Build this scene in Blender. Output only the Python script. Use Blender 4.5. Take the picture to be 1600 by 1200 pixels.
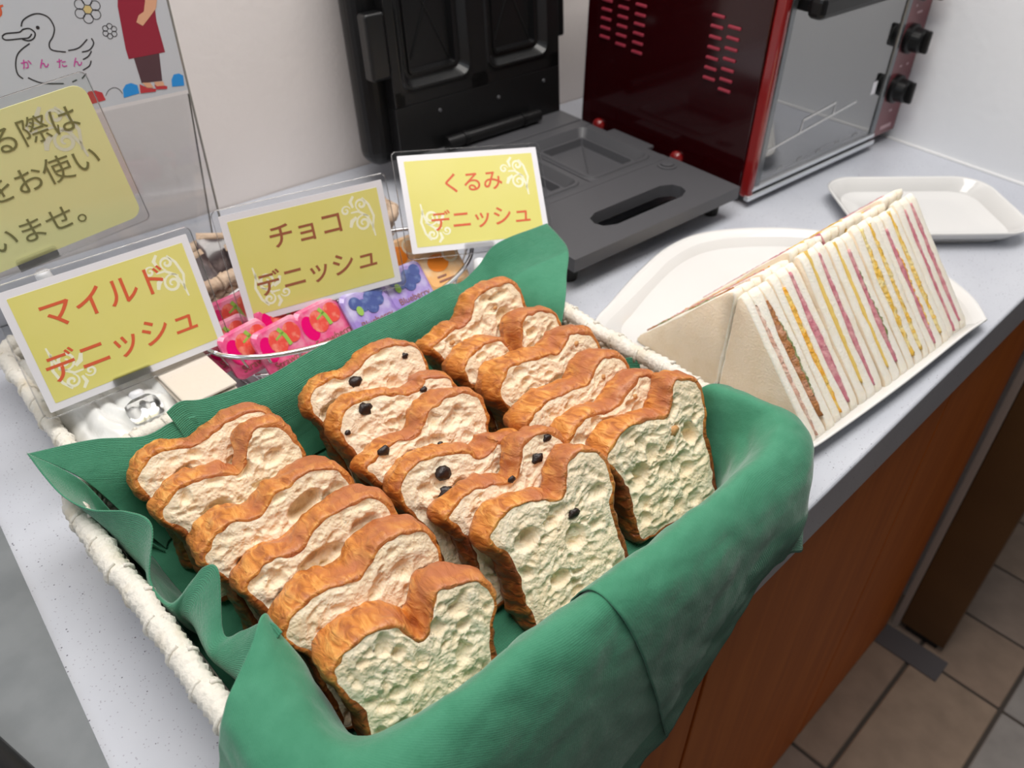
import bpy, bmesh, math, random
from mathutils import Vector, Matrix, noise

random.seed(7)
R = math.radians
for o in list(bpy.data.objects):
    bpy.data.objects.remove(o, do_unlink=True)
scene = bpy.context.scene
COL = scene.collection

# ------------------------------------------------------------------ camera
# z = 0 is the counter top; the floor lies at FLOOR_Z
FLOOR_Z = -0.825
cam_d = bpy.data.cameras.new('camera')
cam = bpy.data.objects.new('camera', cam_d)
COL.objects.link(cam)
cam_d.sensor_width = 36.0
cam_d.lens = 1280.71 / 1600.0 * 36.0
cam_d.clip_start = 0.02
YAW, PIT, ROLL = 0.77199, 0.682076, 0.0095827
fwd = Vector((math.sin(YAW) * math.cos(PIT), math.cos(YAW) * math.cos(PIT), -math.sin(PIT)))
rgt = Vector((math.cos(YAW), -math.sin(YAW), 0))
upv = rgt.cross(fwd)
r2 = rgt * math.cos(ROLL) + upv * math.sin(ROLL)
u2 = -rgt * math.sin(ROLL) + upv * math.cos(ROLL)
M = Matrix((r2, u2, -fwd)).transposed().to_4x4()
M.translation = Vector((0, 0, 0.5))
cam.matrix_world = M
cam_d.dof.use_dof = True
cam_d.dof.focus_distance = 0.56
cam_d.dof.aperture_fstop = 9.0
scene.camera = cam

# ------------------------------------------------------------------ world, lights, exposure
world = bpy.data.worlds.new('world')
scene.world = world
world.use_nodes = True
bg = world.node_tree.nodes['Background']
bg.inputs['Color'].default_value = (0.95, 0.97, 1.0, 1)
bg.inputs['Strength'].default_value = 0.095


def area(name, loc, target, sx, sy, energy, color):
    d = bpy.data.lights.new(name, 'AREA')
    d.shape = 'RECTANGLE'
    d.size = sx
    d.size_y = sy
    d.energy = energy
    d.color = color
    o = bpy.data.objects.new(name, d)
    COL.objects.link(o)
    o.location = loc
    v = Vector(target) - Vector(loc)
    o.rotation_euler = v.to_track_quat('-Z', 'Y').to_euler()
    return o


area('ceiling_light_panel', (0.45, 0.30, 1.45), (0.45, 0.36, 0), 1.5, 0.70, 25.0, (1.0, 0.965, 0.92))
area('window_daylight', (-1.3, 0.35, 0.95), (0.4, 0.4, 0.05), 0.9, 0.9, 5.0, (0.86, 0.93, 1.0))

vs = scene.view_settings
vs.view_transform = 'Standard'
vs.look = 'None'
vs.exposure = 0.0
vs.gamma = 1.0
vs.use_curve_mapping = False

# ------------------------------------------------------------------ object helpers


def tag(o, label=None, cat=None, group=None, kind=None):
    if label: o['label'] = label
    if cat: o['category'] = cat
    if group: o['group'] = group
    if kind: o['kind'] = kind
    return o


def thing(name, label, cat, loc=(0, 0, 0), rz=0.0, group=None, mat=None):
    o = bpy.data.objects.new(name, None)
    o.empty_display_size = 0.02
    COL.objects.link(o)
    if mat is not None:
        o.matrix_world = mat
    else:
        o.location = loc
        o.rotation_euler = (0, 0, rz)
    return tag(o, label, cat, group)


def obj(name, me, mat=None, parent=None, loc=None, rot=None, smooth=False):
    """me: bmesh, mesh or (verts, faces)"""
    if isinstance(me, bmesh.types.BMesh):
        m = bpy.data.meshes.new(name)
        me.normal_update()
        me.to_mesh(m)
        me.free()
    elif isinstance(me, tuple):
        m = bpy.data.meshes.new(name)
        m.from_pydata([tuple(v) for v in me[0]], [], me[1])
        m.update()
    else:
        m = me
    if mat is not None and len(m.materials) == 0:
        m.materials.append(mat)
    if smooth:
        m.polygons.foreach_set('use_smooth', [True] * len(m.polygons))
    o = bpy.data.objects.new(name, m)
    COL.objects.link(o)
    if parent is not None:
        o.parent = parent
    if loc is not None: o.location = loc
    if rot is not None: o.rotation_euler = rot
    return o


def bm_box(sx, sy, sz, c=(0, 0, 0), bev=0.0, seg=2, bm=None):
    """box; c = centre of the bottom face"""
    new = bmesh.new()
    bmesh.ops.create_cube(new, size=1.0)
    for v in new.verts:
        v.co = Vector((v.co.x * sx + c[0], v.co.y * sy + c[1], (v.co.z + 0.5) * sz + c[2]))
    if bev > 0:
        bmesh.ops.bevel(new, geom=list(new.edges), offset=bev, segments=seg, profile=0.5, affect='EDGES')
    if bm is None:
        return new
    tmp = bpy.data.meshes.new('tmp')
    new.to_mesh(tmp); new.free()
    bm.from_mesh(tmp)
    bpy.data.meshes.remove(tmp)
    return bm


def catmull(pts, n, closed=False):
    P = [Vector(p) for p in pts]
    m = len(P)
    out = []
    segs = m if closed else m - 1
    for i in range(segs):
        if closed:
            a, b, c, d = P[(i - 1) % m], P[i], P[(i + 1) % m], P[(i + 2) % m]
        else:
            a, b, c, d = P[max(i - 1, 0)], P[i], P[i + 1], P[min(i + 2, m - 1)]
        for k in range(n):
            t = k / n
            t2, t3 = t * t, t * t * t
            out.append(0.5 * ((2 * b) + (c - a) * t + (2 * a - 5 * b + 4 * c - d) * t2 + (3 * b - a - 3 * c + d) * t3))
    if not closed:
        out.append(P[-1].copy())
    return out


def tube(pts, rad, seg=8, closed=False, caps=True):
    """rad: number or list"""
    P = [Vector(p) for p in pts]
    n = len(P)
    verts, faces = [], []
    prev = None
    for i in range(n):
        if closed:
            t = (P[(i + 1) % n] - P[(i - 1) % n])
        else:
            t = P[min(i + 1, n - 1)] - P[max(i - 1, 0)]
        t.normalize()
        if prev is None:
            ref = Vector((0, 0, 1)) if abs(t.z) < 0.9 else Vector((1, 0, 0))
            a = t.cross(ref).normalized()
        else:
            a = (prev - t * prev.dot(t)).normalized()
        prev = a
        b = t.cross(a)
        r = rad[i] if isinstance(rad, (list, tuple)) else rad
        for k in range(seg):
            an = 2 * math.pi * k / seg
            verts.append(P[i] + a * (r * math.cos(an)) + b * (r * math.sin(an)))
    rings = n if closed else n - 1
    for i in range(rings):
        j = (i + 1) % n
        for k in range(seg):
            k2 = (k + 1) % seg
            faces.append((i * seg + k, i * seg + k2, j * seg + k2, j * seg + k))
    if caps and not closed:
        faces.append(tuple(reversed(range(seg))))
        faces.append(tuple((n - 1) * seg + k for k in range(seg)))
    return verts, faces


def merge(*parts):
    V, Fc = [], []
    for v, f in parts:
        o = len(V)
        V += list(v)
        Fc += [tuple(i + o for i in q) for q in f]
    return V, Fc


def loops(rings, close_first=True, close_last=True):
    """loft closed rings of equal count"""
    n = len(rings[0])
    V, Fc = [], []
    for r in rings:
        V += [Vector(p) for p in r]
    for i in range(len(rings) - 1):
        for k in range(n):
            k2 = (k + 1) % n
            Fc.append((i * n + k, i * n + k2, (i + 1) * n + k2, (i + 1) * n + k))
    if close_first: Fc.append(tuple(reversed(range(n))))
    if close_last: Fc.append(tuple((len(rings) - 1) * n + k for k in range(n)))
    return V, Fc


def rrect(w, d, r, z=0.0, c=(0, 0), n=5):
    pts = []
    for cx, cy, a0 in ((w / 2 - r, d / 2 - r, 0), (-w / 2 + r, d / 2 - r, 90), (-w / 2 + r, -d / 2 + r, 180), (w / 2 - r, -d / 2 + r, 270)):
        for k in range(n + 1):
            a = R(a0 + 90 * k / n)
            pts.append(Vector((c[0] + cx + r * math.cos(a), c[1] + cy + r * math.sin(a), z)))
    return pts


def lathe(prof, seg=24, c=(0, 0, 0)):
    rings = [[Vector((c[0] + r * math.cos(2 * math.pi * k / seg), c[1] + r * math.sin(2 * math.pi * k / seg), c[2] + z)) for k in range(seg)] for r, z in prof]
    return loops(rings)


def poly2(pts, y=0.0):
    """flat polygon in local x-z at depth y, facing -y"""
    return [Vector((p[0], y, p[1])) for p in pts], [tuple(range(len(pts)))]


def ribbon(pts, w, y=0.0, taper=False):
    P = [Vector((p[0], 0, p[1])) for p in pts]
    V, Fc = [], []
    n = len(P)
    for i in range(n):
        t = (P[min(i + 1, n - 1)] - P[max(i - 1, 0)])
        if t.length < 1e-9: t = Vector((1, 0, 0))
        t.normalize()
        nn = Vector((-t.z, 0, t.x))
        ww = w * (0.35 + 0.65 * math.sin(math.pi * (i + 0.5) / n)) if taper else w
        for s in (-1, 1):
            q = P[i] + nn * (s * ww / 2)
            V.append(Vector((q.x, y, q.z)))
    for i in range(n - 1):
        Fc.append((2 * i, 2 * i + 1, 2 * i + 3, 2 * i + 2))
    # round-ish caps
    return V, Fc


def disc2(cx, cz, r, y=0.0, n=20, rz=None):
    rz = rz or r
    return poly2([(cx + r * math.cos(2 * math.pi * k / n), cz + rz * math.sin(2 * math.pi * k / n)) for k in range(n)], y)


def text_mesh(body, size, y=0.0, cx=0.0, cz=0.0, spacing=1.0, weight=0.0):
    cu = bpy.data.curves.new('txt', 'FONT')
    cu.body = body
    cu.size = size
    cu.space_character = spacing
    cu.offset = weight
    cu.resolution_u = 4
    cu.align_x = 'CENTER'
    to = bpy.data.objects.new('txt', cu)
    COL.objects.link(to)
    bpy.context.view_layer.update()
    dg = bpy.context.evaluated_depsgraph_get()
    me = bpy.data.meshes.new_from_object(to.evaluated_get(dg))
    bpy.data.objects.remove(to, do_unlink=True)
    bpy.data.curves.remove(cu)
    if len(me.vertices):
        xs = [v.co.x for v in me.vertices]; ys = [v.co.y for v in me.vertices]
        mx, my = (min(xs) + max(xs)) / 2, (min(ys) + max(ys)) / 2
        for v in me.vertices:
            v.co = Vector((v.co.x - mx + cx, y, v.co.y - my + cz))
    me.update()
    return me


# ------------------------------------------------------------------ material helpers


class NT:
    def __init__(s, name):
        s.m = bpy.data.materials.new(name)
        s.m.use_nodes = True
        s.t = s.m.node_tree
        s.b = s.t.nodes['Principled BSDF']
        s.out = s.t.nodes['Material Output']

    def n(s, typ, **kw):
        nd = s.t.nodes.new(typ)
        for k, v in kw.items():
            if k.startswith('_'):
                setattr(nd, k[1:], v)
            else:
                nd.inputs[k.replace('__', ' ')].default_value = v
        return nd

    def l(s, a, b):
        s.t.links.new(a, b)


def pm(name, col, rough=0.5, metal=0.0, bump=None, var=None, coat=0.0, spec=0.5, sss=0.0, alpha=None, coords='Object'):
    """bump=(scale,strength,distance) var=(scale,colour2,lo,hi)"""
    t = NT(name)
    b = t.b
    b.inputs['Base Color'].default_value = (*col, 1)
    b.inputs['Roughness'].default_value = rough
    b.inputs['Metallic'].default_value = metal
    b.inputs['Specular IOR Level'].default_value = spec
    if coat: b.inputs['Coat Weight'].default_value = coat; b.inputs['Coat Roughness'].default_value = 0.08
    if sss:
        b.inputs['Subsurface Weight'].default_value = sss
        b.inputs['Subsurface Radius'].default_value = (0.006, 0.004, 0.002)
        b.inputs['Subsurface Scale'].default_value = 1.0
    tc = t.n('ShaderNodeTexCoord')
    if var:
        nz = t.n('ShaderNodeTexNoise', Scale=var[0], Detail=4.0)
        rp = t.n('ShaderNodeMapRange')
        rp.inputs['From Min'].default_value = var[2]
        rp.inputs['From Max'].default_value = var[3]
        mx = t.n('ShaderNodeMix', _data_type='RGBA')
        mx.inputs['A'].default_value = (*col, 1)
        mx.inputs['B'].default_value = (*var[1], 1)
        t.l(tc.outputs[coords], nz.inputs['Vector'])
        t.l(nz.outputs['Fac'], rp.inputs['Value'])
        t.l(rp.outputs['Result'], mx.inputs['Factor'])
        t.l(mx.outputs['Result'], b.inputs['Base Color'])
    if bump:
        nz = t.n('ShaderNodeTexNoise', Scale=bump[0], Detail=5.0)
        bp = t.n('ShaderNodeBump', Strength=bump[1], Distance=bump[2])
        t.l(tc.outputs[coords], nz.inputs['Vector'])
        t.l(nz.outputs['Fac'], bp.inputs['Height'])
        t.l(bp.outputs['Normal'], b.inputs['Normal'])
    return t.m


def clear_mat(name, tint=(1, 1, 1), fac=0.12, rough=0.05):
    """thin clear plastic or glass: mostly see-through with a glossy surface"""
    t = NT(name)
    tr = t.n('ShaderNodeBsdfTransparent', Color=(*tint, 1))
    gl = t.n('ShaderNodeBsdfGlossy', Roughness=rough)
    fr = t.n('ShaderNodeFresnel', IOR=1.45)
    ad = t.n('ShaderNodeMath', _operation='ADD')
    ad.inputs[1].default_value = fac
    mx = t.n('ShaderNodeMixShader')
    t.l(fr.outputs[0], ad.inputs[0])
    t.l(ad.outputs[0], mx.inputs[0])
    t.l(tr.outputs[0], mx.inputs[1])
    t.l(gl.outputs[0], mx.inputs[2])
    t.l(mx.outputs[0], t.out.inputs['Surface'])
    return t.m


def ramp(t, fac, stops):
    r = t.n('ShaderNodeValToRGB')
    e = r.color_ramp.elements
    while len(e) < len(stops): e.new(0.5)
    for i, (p, c) in enumerate(stops):
        e[i].position = p
        e[i].color = (*c, 1)
    t.l(fac, r.inputs['Fac'])
    return r


def mapped(t, scale=(1, 1, 1), coords='Object'):
    tc = t.n('ShaderNodeTexCoord')
    mp = t.n('ShaderNodeMapping')
    mp.inputs['Scale'].default_value = scale
    t.l(tc.outputs[coords], mp.inputs['Vector'])
    return mp.outputs['Vector']


def mat_counter():
    t = NT('counter_laminate')
    v = mapped(t)
    big = t.n('ShaderNodeTexNoise', Scale=9.0, Detail=4.0)
    t.l(v, big.inputs['Vector'])
    base = ramp(t, big.outputs['Fac'], [(0.3, (0.52, 0.54, 0.60)), (0.7, (0.60, 0.62, 0.675))])
    cur = base.outputs['Color']
    for sc, thr, colr, prob in ((250, 0.15, (0.17, 0.17, 0.21), 0.82), (420, 0.22, (0.42, 0.42, 0.48), 0.55)):
        vo = t.n('ShaderNodeTexVoronoi', Scale=sc)
        t.l(v, vo.inputs['Vector'])
        lt = t.n('ShaderNodeMath', _operation='LESS_THAN'); lt.inputs[1].default_value = thr
        t.l(vo.outputs['Distance'], lt.inputs[0])
        gt = t.n('ShaderNodeMath', _operation='GREATER_THAN'); gt.inputs[1].default_value = prob
        sp = t.n('ShaderNodeSeparateColor')
        t.l(vo.outputs['Color'], sp.inputs[0])
        t.l(sp.outputs[0], gt.inputs[0])
        mu = t.n('ShaderNodeMath', _operation='MULTIPLY')
        t.l(lt.outputs[0], mu.inputs[0]); t.l(gt.outputs[0], mu.inputs[1])
        mx = t.n('ShaderNodeMix', _data_type='RGBA')
        t.l(mu.outputs[0], mx.inputs['Factor'])
        t.l(cur, mx.inputs['A'])
        mx.inputs['B'].default_value = (*colr, 1)
        cur = mx.outputs['Result']
    t.l(cur, t.b.inputs['Base Color'])
    t.b.inputs['Roughness'].default_value = 0.35
    return t.m


def mat_wood():
    t = NT('oak_veneer')
    v = mapped(t, (14, 14, 1.1))
    nz = t.n('ShaderNodeTexNoise', Scale=3.0, Detail=6.0, Distortion=0.6)
    t.l(v, nz.inputs['Vector'])
    c = ramp(t, nz.outputs['Fac'], [(0.25, (0.56, 0.130, 0.018)), (0.6, (0.68, 0.175, 0.026)), (0.85, (0.75, 0.21, 0.036))])
    t.l(c.outputs['Color'], t.b.inputs['Base Color'])
    t.b.inputs['Roughness'].default_value = 0.5
    t.b.inputs['Specular IOR Level'].default_value = 0.2
    return t.m


def mat_crust(name, top, mid, lo):
    t = NT(name)
    v = mapped(t, (1.0, 0.28, 1.0))
    n1 = t.n('ShaderNodeTexNoise', Scale=190.0, Detail=6.0, Distortion=0.8)
    t.l(v, n1.inputs['Vector'])
    c1 = ramp(t, n1.outputs['Fac'], [(0.30, lo), (0.5, mid), (0.68, top)])
    v2 = mapped(t, (1, 1, 1))
    n2 = t.n('ShaderNodeTexNoise', Scale=26.0, Detail=3.0)
    t.l(v2, n2.inputs['Vector'])
    rp = t.n('ShaderNodeMapRange')
    rp.inputs['From Min'].default_value = 0.46
    rp.inputs['From Max'].default_value = 0.62
    t.l(n2.outputs['Fac'], rp.inputs['Value'])
    mx = t.n('ShaderNodeMix', _data_type='RGBA')
    t.l(rp.outputs['Result'], mx.inputs['Factor'])
    t.l(c1.outputs['Color'], mx.inputs['A'])
    mx.inputs['B'].default_value = (0.47, 0.150, 0.058, 1)
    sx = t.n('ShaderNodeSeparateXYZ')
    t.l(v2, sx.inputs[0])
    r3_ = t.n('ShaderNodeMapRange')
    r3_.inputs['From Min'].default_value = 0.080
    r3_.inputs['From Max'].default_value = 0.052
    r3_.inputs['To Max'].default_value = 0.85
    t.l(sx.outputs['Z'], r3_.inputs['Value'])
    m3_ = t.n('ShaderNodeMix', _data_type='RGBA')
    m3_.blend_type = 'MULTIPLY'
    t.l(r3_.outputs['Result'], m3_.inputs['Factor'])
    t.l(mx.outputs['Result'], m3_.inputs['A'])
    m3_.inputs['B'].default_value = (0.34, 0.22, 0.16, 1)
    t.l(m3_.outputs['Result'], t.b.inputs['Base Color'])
    t.b.inputs['Roughness'].default_value = 0.42
    t.b.inputs['Coat Weight'].default_value = 0.12
    t.b.inputs['Coat Roughness'].default_value = 0.35
    bp = t.n('ShaderNodeBump', Strength=1.0, Distance=0.0022)
    t.l(n1.outputs['Fac'], bp.inputs['Height'])
    t.l(bp.outputs['Normal'], t.b.inputs['Normal'])
    return t.m


def mat_crumb(name, a, b):
    t = NT(name)
    v = mapped(t)
    n1 = t.n('ShaderNodeTexNoise', Scale=45.0, Detail=5.0, Distortion=1.5)
    t.l(v, n1.inputs['Vector'])
    c1 = ramp(t, n1.outputs['Fac'], [(0.3, a), (0.7, b)])
    t.l(c1.outputs['Color'], t.b.inputs['Base Color'])
    t.b.inputs['Roughness'].default_value = 0.75
    t.b.inputs['Specular IOR Level'].default_value = 0.25
    t.b.inputs['Subsurface Weight'].default_value = 0.2
    t.b.inputs['Subsurface Radius'].default_value = (0.003, 0.0024, 0.0016)
    t.b.inputs['Subsurface Scale'].default_value = 1.0
    ns = t.n('ShaderNodeTexNoise', Scale=120.0, Detail=3.0)
    t.l(v, ns.inputs['Vector'])
    wv = t.n('ShaderNodeVectorMath', _operation='MULTIPLY_ADD')
    wv.inputs[1].default_value = (0.006, 0.006, 0.006)
    t.l(ns.outputs['Color'], wv.inputs[0]); t.l(v, wv.inputs[2])
    vo = t.n('ShaderNodeTexVoronoi', Scale=520.0, _feature='SMOOTH_F1')
    t.l(wv.outputs[0], vo.inputs['Vector'])
    bp = t.n('ShaderNodeBump', Strength=0.5, Distance=0.0014)
    t.l(vo.outputs['Distance'], bp.inputs['Height'])
    bp.invert = True
    t.l(bp.outputs['Normal'], t.b.inputs['Normal'])
    return t.m


def mat_napkin():
    t = NT('green_napkin_paper')
    tc = t.n('ShaderNodeTexCoord')
    wv = t.n('ShaderNodeTexWave', Scale=1.0, Distortion=3.0, Detail=2.0)
    wv.bands_direction = 'Y'
    mp = t.n('ShaderNodeMapping')
    mp.inputs['Scale'].default_value = (60, 210, 1)
    t.l(tc.outputs['UV'], mp.inputs['Vector'])
    t.l(mp.outputs['Vector'], wv.inputs['Vector'])
    wv.inputs['Detail Scale'].default_value = 1.5
    n2 = t.n('ShaderNodeTexNoise', Scale=38.0, Detail=9.0, Roughness=0.68)
    t.l(tc.outputs['Object'], n2.inputs['Vector'])
    c = ramp(t, n2.outputs['Fac'], [(0.3, (0.048, 0.225, 0.126)), (0.7, (0.070, 0.275, 0.164))])
    t.l(c.outputs['Color'], t.b.inputs['Base Color'])
    t.b.inputs['Roughness'].default_value = 0.85
    t.b.inputs['Specular IOR Level'].default_value = 0.3
    t.b.inputs['Sheen Weight'].default_value = 0.4
    t.b.inputs['Sheen Roughness'].default_value = 0.4
    bp = t.n('ShaderNodeBump', Strength=0.30, Distance=0.0010)
    sx = t.n('ShaderNodeSeparateXYZ')
    t.l(tc.outputs['UV'], sx.inputs[0])
    mk = t.n('ShaderNodeMapRange')
    mk.inputs['From Min'].default_value = 0.044
    mk.inputs['From Max'].default_value = 0.041
    mk.inputs['To Min'].default_value = 0.12
    mk.inputs['To Max'].default_value = 0.5
    t.l(sx.outputs['Y'], mk.inputs['Value'])
    t.l(mk.outputs['Result'], bp.inputs['Strength'])
    w2 = t.n('ShaderNodeTexWave', Scale=1.0, Distortion=2.0, Detail=1.0)
    w2.bands_direction = 'X'
    mp2 = t.n('ShaderNodeMapping')
    mp2.inputs['Scale'].default_value = (170, 40, 1)
    t.l(tc.outputs['UV'], mp2.inputs['Vector'])
    t.l(mp2.outputs['Vector'], w2.inputs['Vector'])
    mm_ = t.n('ShaderNodeMath', _operation='MULTIPLY_ADD')
    mm_.inputs[1].default_value = 0.4
    t.l(w2.outputs['Fac'], mm_.inputs[0]); t.l(wv.outputs['Fac'], mm_.inputs[2])
    t.l(mm_.outputs[0], bp.inputs['Height'])
    bp2 = t.n('ShaderNodeBump', Strength=0.35, Distance=0.004)
    t.l(n2.outputs['Fac'], bp2.inputs['Height'])
    t.l(bp.outputs['Normal'], bp2.inputs['Normal'])
    t.l(bp2.outputs['Normal'], t.b.inputs['Normal'])
    return t.m


def mat_tile(i, col):
    return pm('floor_tile_%d' % i, col, 0.55, var=(22.0, tuple(c * 0.8 for c in col), 0.35, 0.7), bump=(60.0, 0.3, 0.002))


MAT = {}
MAT['counter'] = mat_counter()
MAT['wall'] = pm('wallpaper_white', (0.83, 0.77, 0.745), 0.8, bump=(120.0, 0.14, 0.004))
MAT['wall_r'] = pm('wall_paint_white', (0.84, 0.85, 0.875), 0.7, bump=(90.0, 0.2, 0.003))
MAT['wood'] = mat_wood()
MAT['wood_dark'] = pm('dark_wood_panel', (0.115, 0.055, 0.018), 0.45, var=(9.0, (0.09, 0.042, 0.014), 0.3, 0.7))
MAT['edge_strip'] = pm('pale_edge_strip', (0.42, 0.35, 0.31), 0.5)
MAT['grout'] = pm('dark_grout', (0.075, 0.06, 0.05), 0.9, bump=(200, 0.3, 0.002))
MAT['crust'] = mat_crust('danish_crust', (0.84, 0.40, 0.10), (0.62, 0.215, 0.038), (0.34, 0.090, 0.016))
MAT['crumb'] = mat_crumb('danish_crumb_plain', (0.94, 0.75, 0.50), (0.98, 0.85, 0.65))
MAT['crumb_c'] = mat_crumb('danish_crumb_choco', (0.94, 0.745, 0.51), (0.98, 0.85, 0.66))
MAT['crumb_w'] = mat_crumb('danish_crumb_walnut', (0.94, 0.74, 0.49), (0.98, 0.85, 0.65))
MAT['choc'] = pm('dark_chocolate', (0.020, 0.010, 0.008), 0.4, bump=(300, 0.5, 0.002))
MAT['walnut'] = pm('walnut_bit', (0.62, 0.32, 0.12), 0.6, bump=(300, 0.5, 0.002))
MAT['napkin'] = mat_napkin()
MAT['raffia'] = pm('white_raffia', (0.80, 0.76, 0.68), 0.6, var=(40.0, (0.70, 0.62, 0.48), 0.5, 0.75), bump=(230.0, 0.6, 0.003))
MAT['wicker'] = pm('tan_wicker', (0.62, 0.46, 0.33), 0.6, var=(60.0, (0.45, 0.30, 0.2), 0.45, 0.7), bump=(230.0, 0.6, 0.003))
MAT['chrome'] = pm('chrome_wire', (0.78, 0.78, 0.80), 0.15, 1.0)
MAT['china'] = pm('white_china', (0.79, 0.78, 0.765), 0.12, coat=0.4)
MAT['black_metal'] = pm('black_coated_metal', (0.007, 0.007, 0.0075), 0.30, spec=0.5, bump=(350.0, 0.08, 0.0008))
MAT['black_plastic'] = pm('black_plastic', (0.005, 0.005, 0.0055), 0.36, spec=0.35)
MAT['grey_plate'] = pm('dark_grey_plate', (0.078, 0.078, 0.085), 0.42, bump=(300.0, 0.08, 0.0008))
MAT['red_metal'] = pm('dark_red_enamel', (0.022, 0.0006, 0.0015), 0.12, coat=0.25)
MAT['red_gloss'] = pm('red_gloss', (0.22, 0.010, 0.010), 0.16, coat=0.5)
MAT['red_louvre'] = pm('red_louvre', (0.30, 0.030, 0.052), 0.3)
MAT['red_panel'] = pm('maroon_panel', (0.17, 0.035, 0.045), 0.3, coat=0.3)
MAT['steel'] = pm('brushed_steel', (0.78, 0.80, 0.82), 0.38, 1.0)
MAT['door_frame'] = pm('grey_door_frame', (0.20, 0.21, 0.22), 0.25, 0.8)
MAT['oven_dark'] = pm('oven_interior', (0.05, 0.052, 0.052), 0.5)
MAT['foot'] = pm('rubber_foot', (0.01, 0.01, 0.01), 0.7)
MAT['paper'] = pm('white_card_paper', (0.83, 0.82, 0.86), 0.35, coat=0.2)
MAT['yellow'] = pm('yellow_print', (0.77, 0.71, 0.20), 0.35, coat=0.2, var=(9.0, (0.80, 0.74, 0.26), 0.35, 0.7))
MAT['yellow2'] = pm('lemon_print', (0.97, 0.95, 0.46), 0.35, coat=0.2)
MAT['ink_red'] = pm('red_print', (0.72, 0.13, 0.055), 0.4)
MAT['ink_brown'] = pm('brown_print', (0.36, 0.12, 0.06), 0.4)
MAT['ink_olive'] = pm('olive_print', (0.25, 0.24, 0.095), 0.4)
MAT['ink_black'] = pm('black_print', (0.03, 0.03, 0.035), 0.4)
MAT['ink_pink'] = pm('magenta_print', (0.62, 0.06, 0.36), 0.4)
MAT['ink_swirl'] = pm('pale_swirl_print', (0.90, 0.89, 0.68), 0.4)
MAT['poster'] = pm('poster_paper', (0.60, 0.62, 0.66), 0.35, coat=0.25)
MAT['apron'] = pm('apron_print', (0.32, 0.025, 0.05), 0.4)
MAT['skin_print'] = pm('peach_print', (0.78, 0.42, 0.26), 0.4)
MAT['trouser_print'] = pm('plum_print', (0.10, 0.05, 0.06), 0.4)
MAT['blue_print'] = pm('blue_print', (0.03, 0.30, 0.75), 0.4)
MAT['redblob'] = pm('red_dot_print', (0.55, 0.05, 0.06), 0.4)
MAT['flower_c'] = pm('flower_centre_print', (0.70, 0.55, 0.25), 0.4)
MAT['acrylic'] = clear_mat('clear_acrylic', (0.97, 0.975, 0.98), 0.02)
MAT['acrylic_edge'] = pm('acrylic_edge', (0.26, 0.25, 0.22), 0.15, coat=0.5)
MAT['sleeve'] = clear_mat('clear_sleeve', (0.985, 0.985, 0.985), 0.03, 0.12)
MAT['clear'] = clear_mat('clear_plastic', (0.975, 0.975, 0.98), 0.0, 0.18)
MAT['frost'] = pm('frosted_plastic', (0.80, 0.80, 0.82), 0.3)
MAT['glass'] = clear_mat('oven_glass', (0.80, 0.81, 0.81), 0.33, 0.04)
MAT['bread'] = pm('white_sandwich_bread', (0.92, 0.87, 0.77), 0.85, spec=0.2, sss=0.15, bump=(420.0, 0.5, 0.0014), var=(60.0, (0.89, 0.81, 0.66), 0.45, 0.75))
MAT['shaded_bread_face'] = pm('shaded_cream_bread_face', (0.88, 0.745, 0.575), 0.85, spec=0.2, sss=0.1, bump=(420.0, 0.5, 0.0014), var=(60.0, (0.84, 0.69, 0.50), 0.45, 0.75))  # flat faces: cream tint with their warm shade put into the colour
MAT['egg'] = pm('egg_filling', (0.85, 0.52, 0.08), 0.6, bump=(260, 0.7, 0.003), var=(120.0, (0.88, 0.72, 0.34), 0.42, 0.6))
MAT['egg_o'] = pm('orange_egg_filling', (0.88, 0.42, 0.04), 0.55, bump=(260, 0.7, 0.003), var=(90.0, (0.88, 0.60, 0.16), 0.42, 0.6))
MAT['cheese'] = pm('cheese_slice', (0.85, 0.60, 0.16), 0.5, bump=(160, 0.4, 0.002))
MAT['ham'] = pm('ham_slice', (0.60, 0.20, 0.25), 0.5, bump=(200, 0.6, 0.003), var=(110.0, (0.72, 0.38, 0.38), 0.45, 0.65))
MAT['cutlet'] = pm('fried_cutlet', (0.42, 0.17, 0.05), 0.6, bump=(220, 0.9, 0.004), var=(80.0, (0.58, 0.29, 0.17), 0.45, 0.6))
MAT['tuna'] = pm('tuna_filling', (0.72, 0.42, 0.32), 0.6, bump=(260, 0.8, 0.003), var=(120.0, (0.80, 0.60, 0.5), 0.42, 0.6))
MAT['lettuce'] = pm('green_leaf', (0.22, 0.26, 0.09), 0.5, bump=(200, 0.6, 0.003), var=(110.0, (0.40, 0.40, 0.24), 0.45, 0.6))
MAT['straw'] = pm('strawberry_pack', (0.80, 0.10, 0.26), 0.2, coat=0.6, var=(60.0, (0.86, 0.40, 0.50), 0.45, 0.7))
MAT['straw_w'] = pm('strawberry_jam', (0.80, 0.0, 0.16), 0.08, coat=0.8)
MAT['berry_red'] = pm('strawberry_print', (0.78, 0.08, 0.06), 0.3, var=(160.0, (0.85, 0.28, 0.2), 0.5, 0.7))
MAT['leaf'] = pm('leaf_print', (0.30, 0.50, 0.08), 0.4)
MAT['blue'] = pm('blueberry_pack', (0.36, 0.25, 0.62), 0.2, coat=0.6, var=(50.0, (0.66, 0.62, 0.82), 0.45, 0.7))
MAT['berry_blue'] = pm('blueberry_print', (0.07, 0.10, 0.30), 0.3, var=(160.0, (0.16, 0.22, 0.45), 0.5, 0.7))
MAT['orange'] = pm('orange_pack', (0.90, 0.50, 0.20), 0.2, coat=0.6, var=(50.0, (0.92, 0.72, 0.50), 0.45, 0.7))
MAT['orange_j'] = pm('orange_print', (0.92, 0.26, 0.02), 0.25, coat=0.5)
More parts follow.
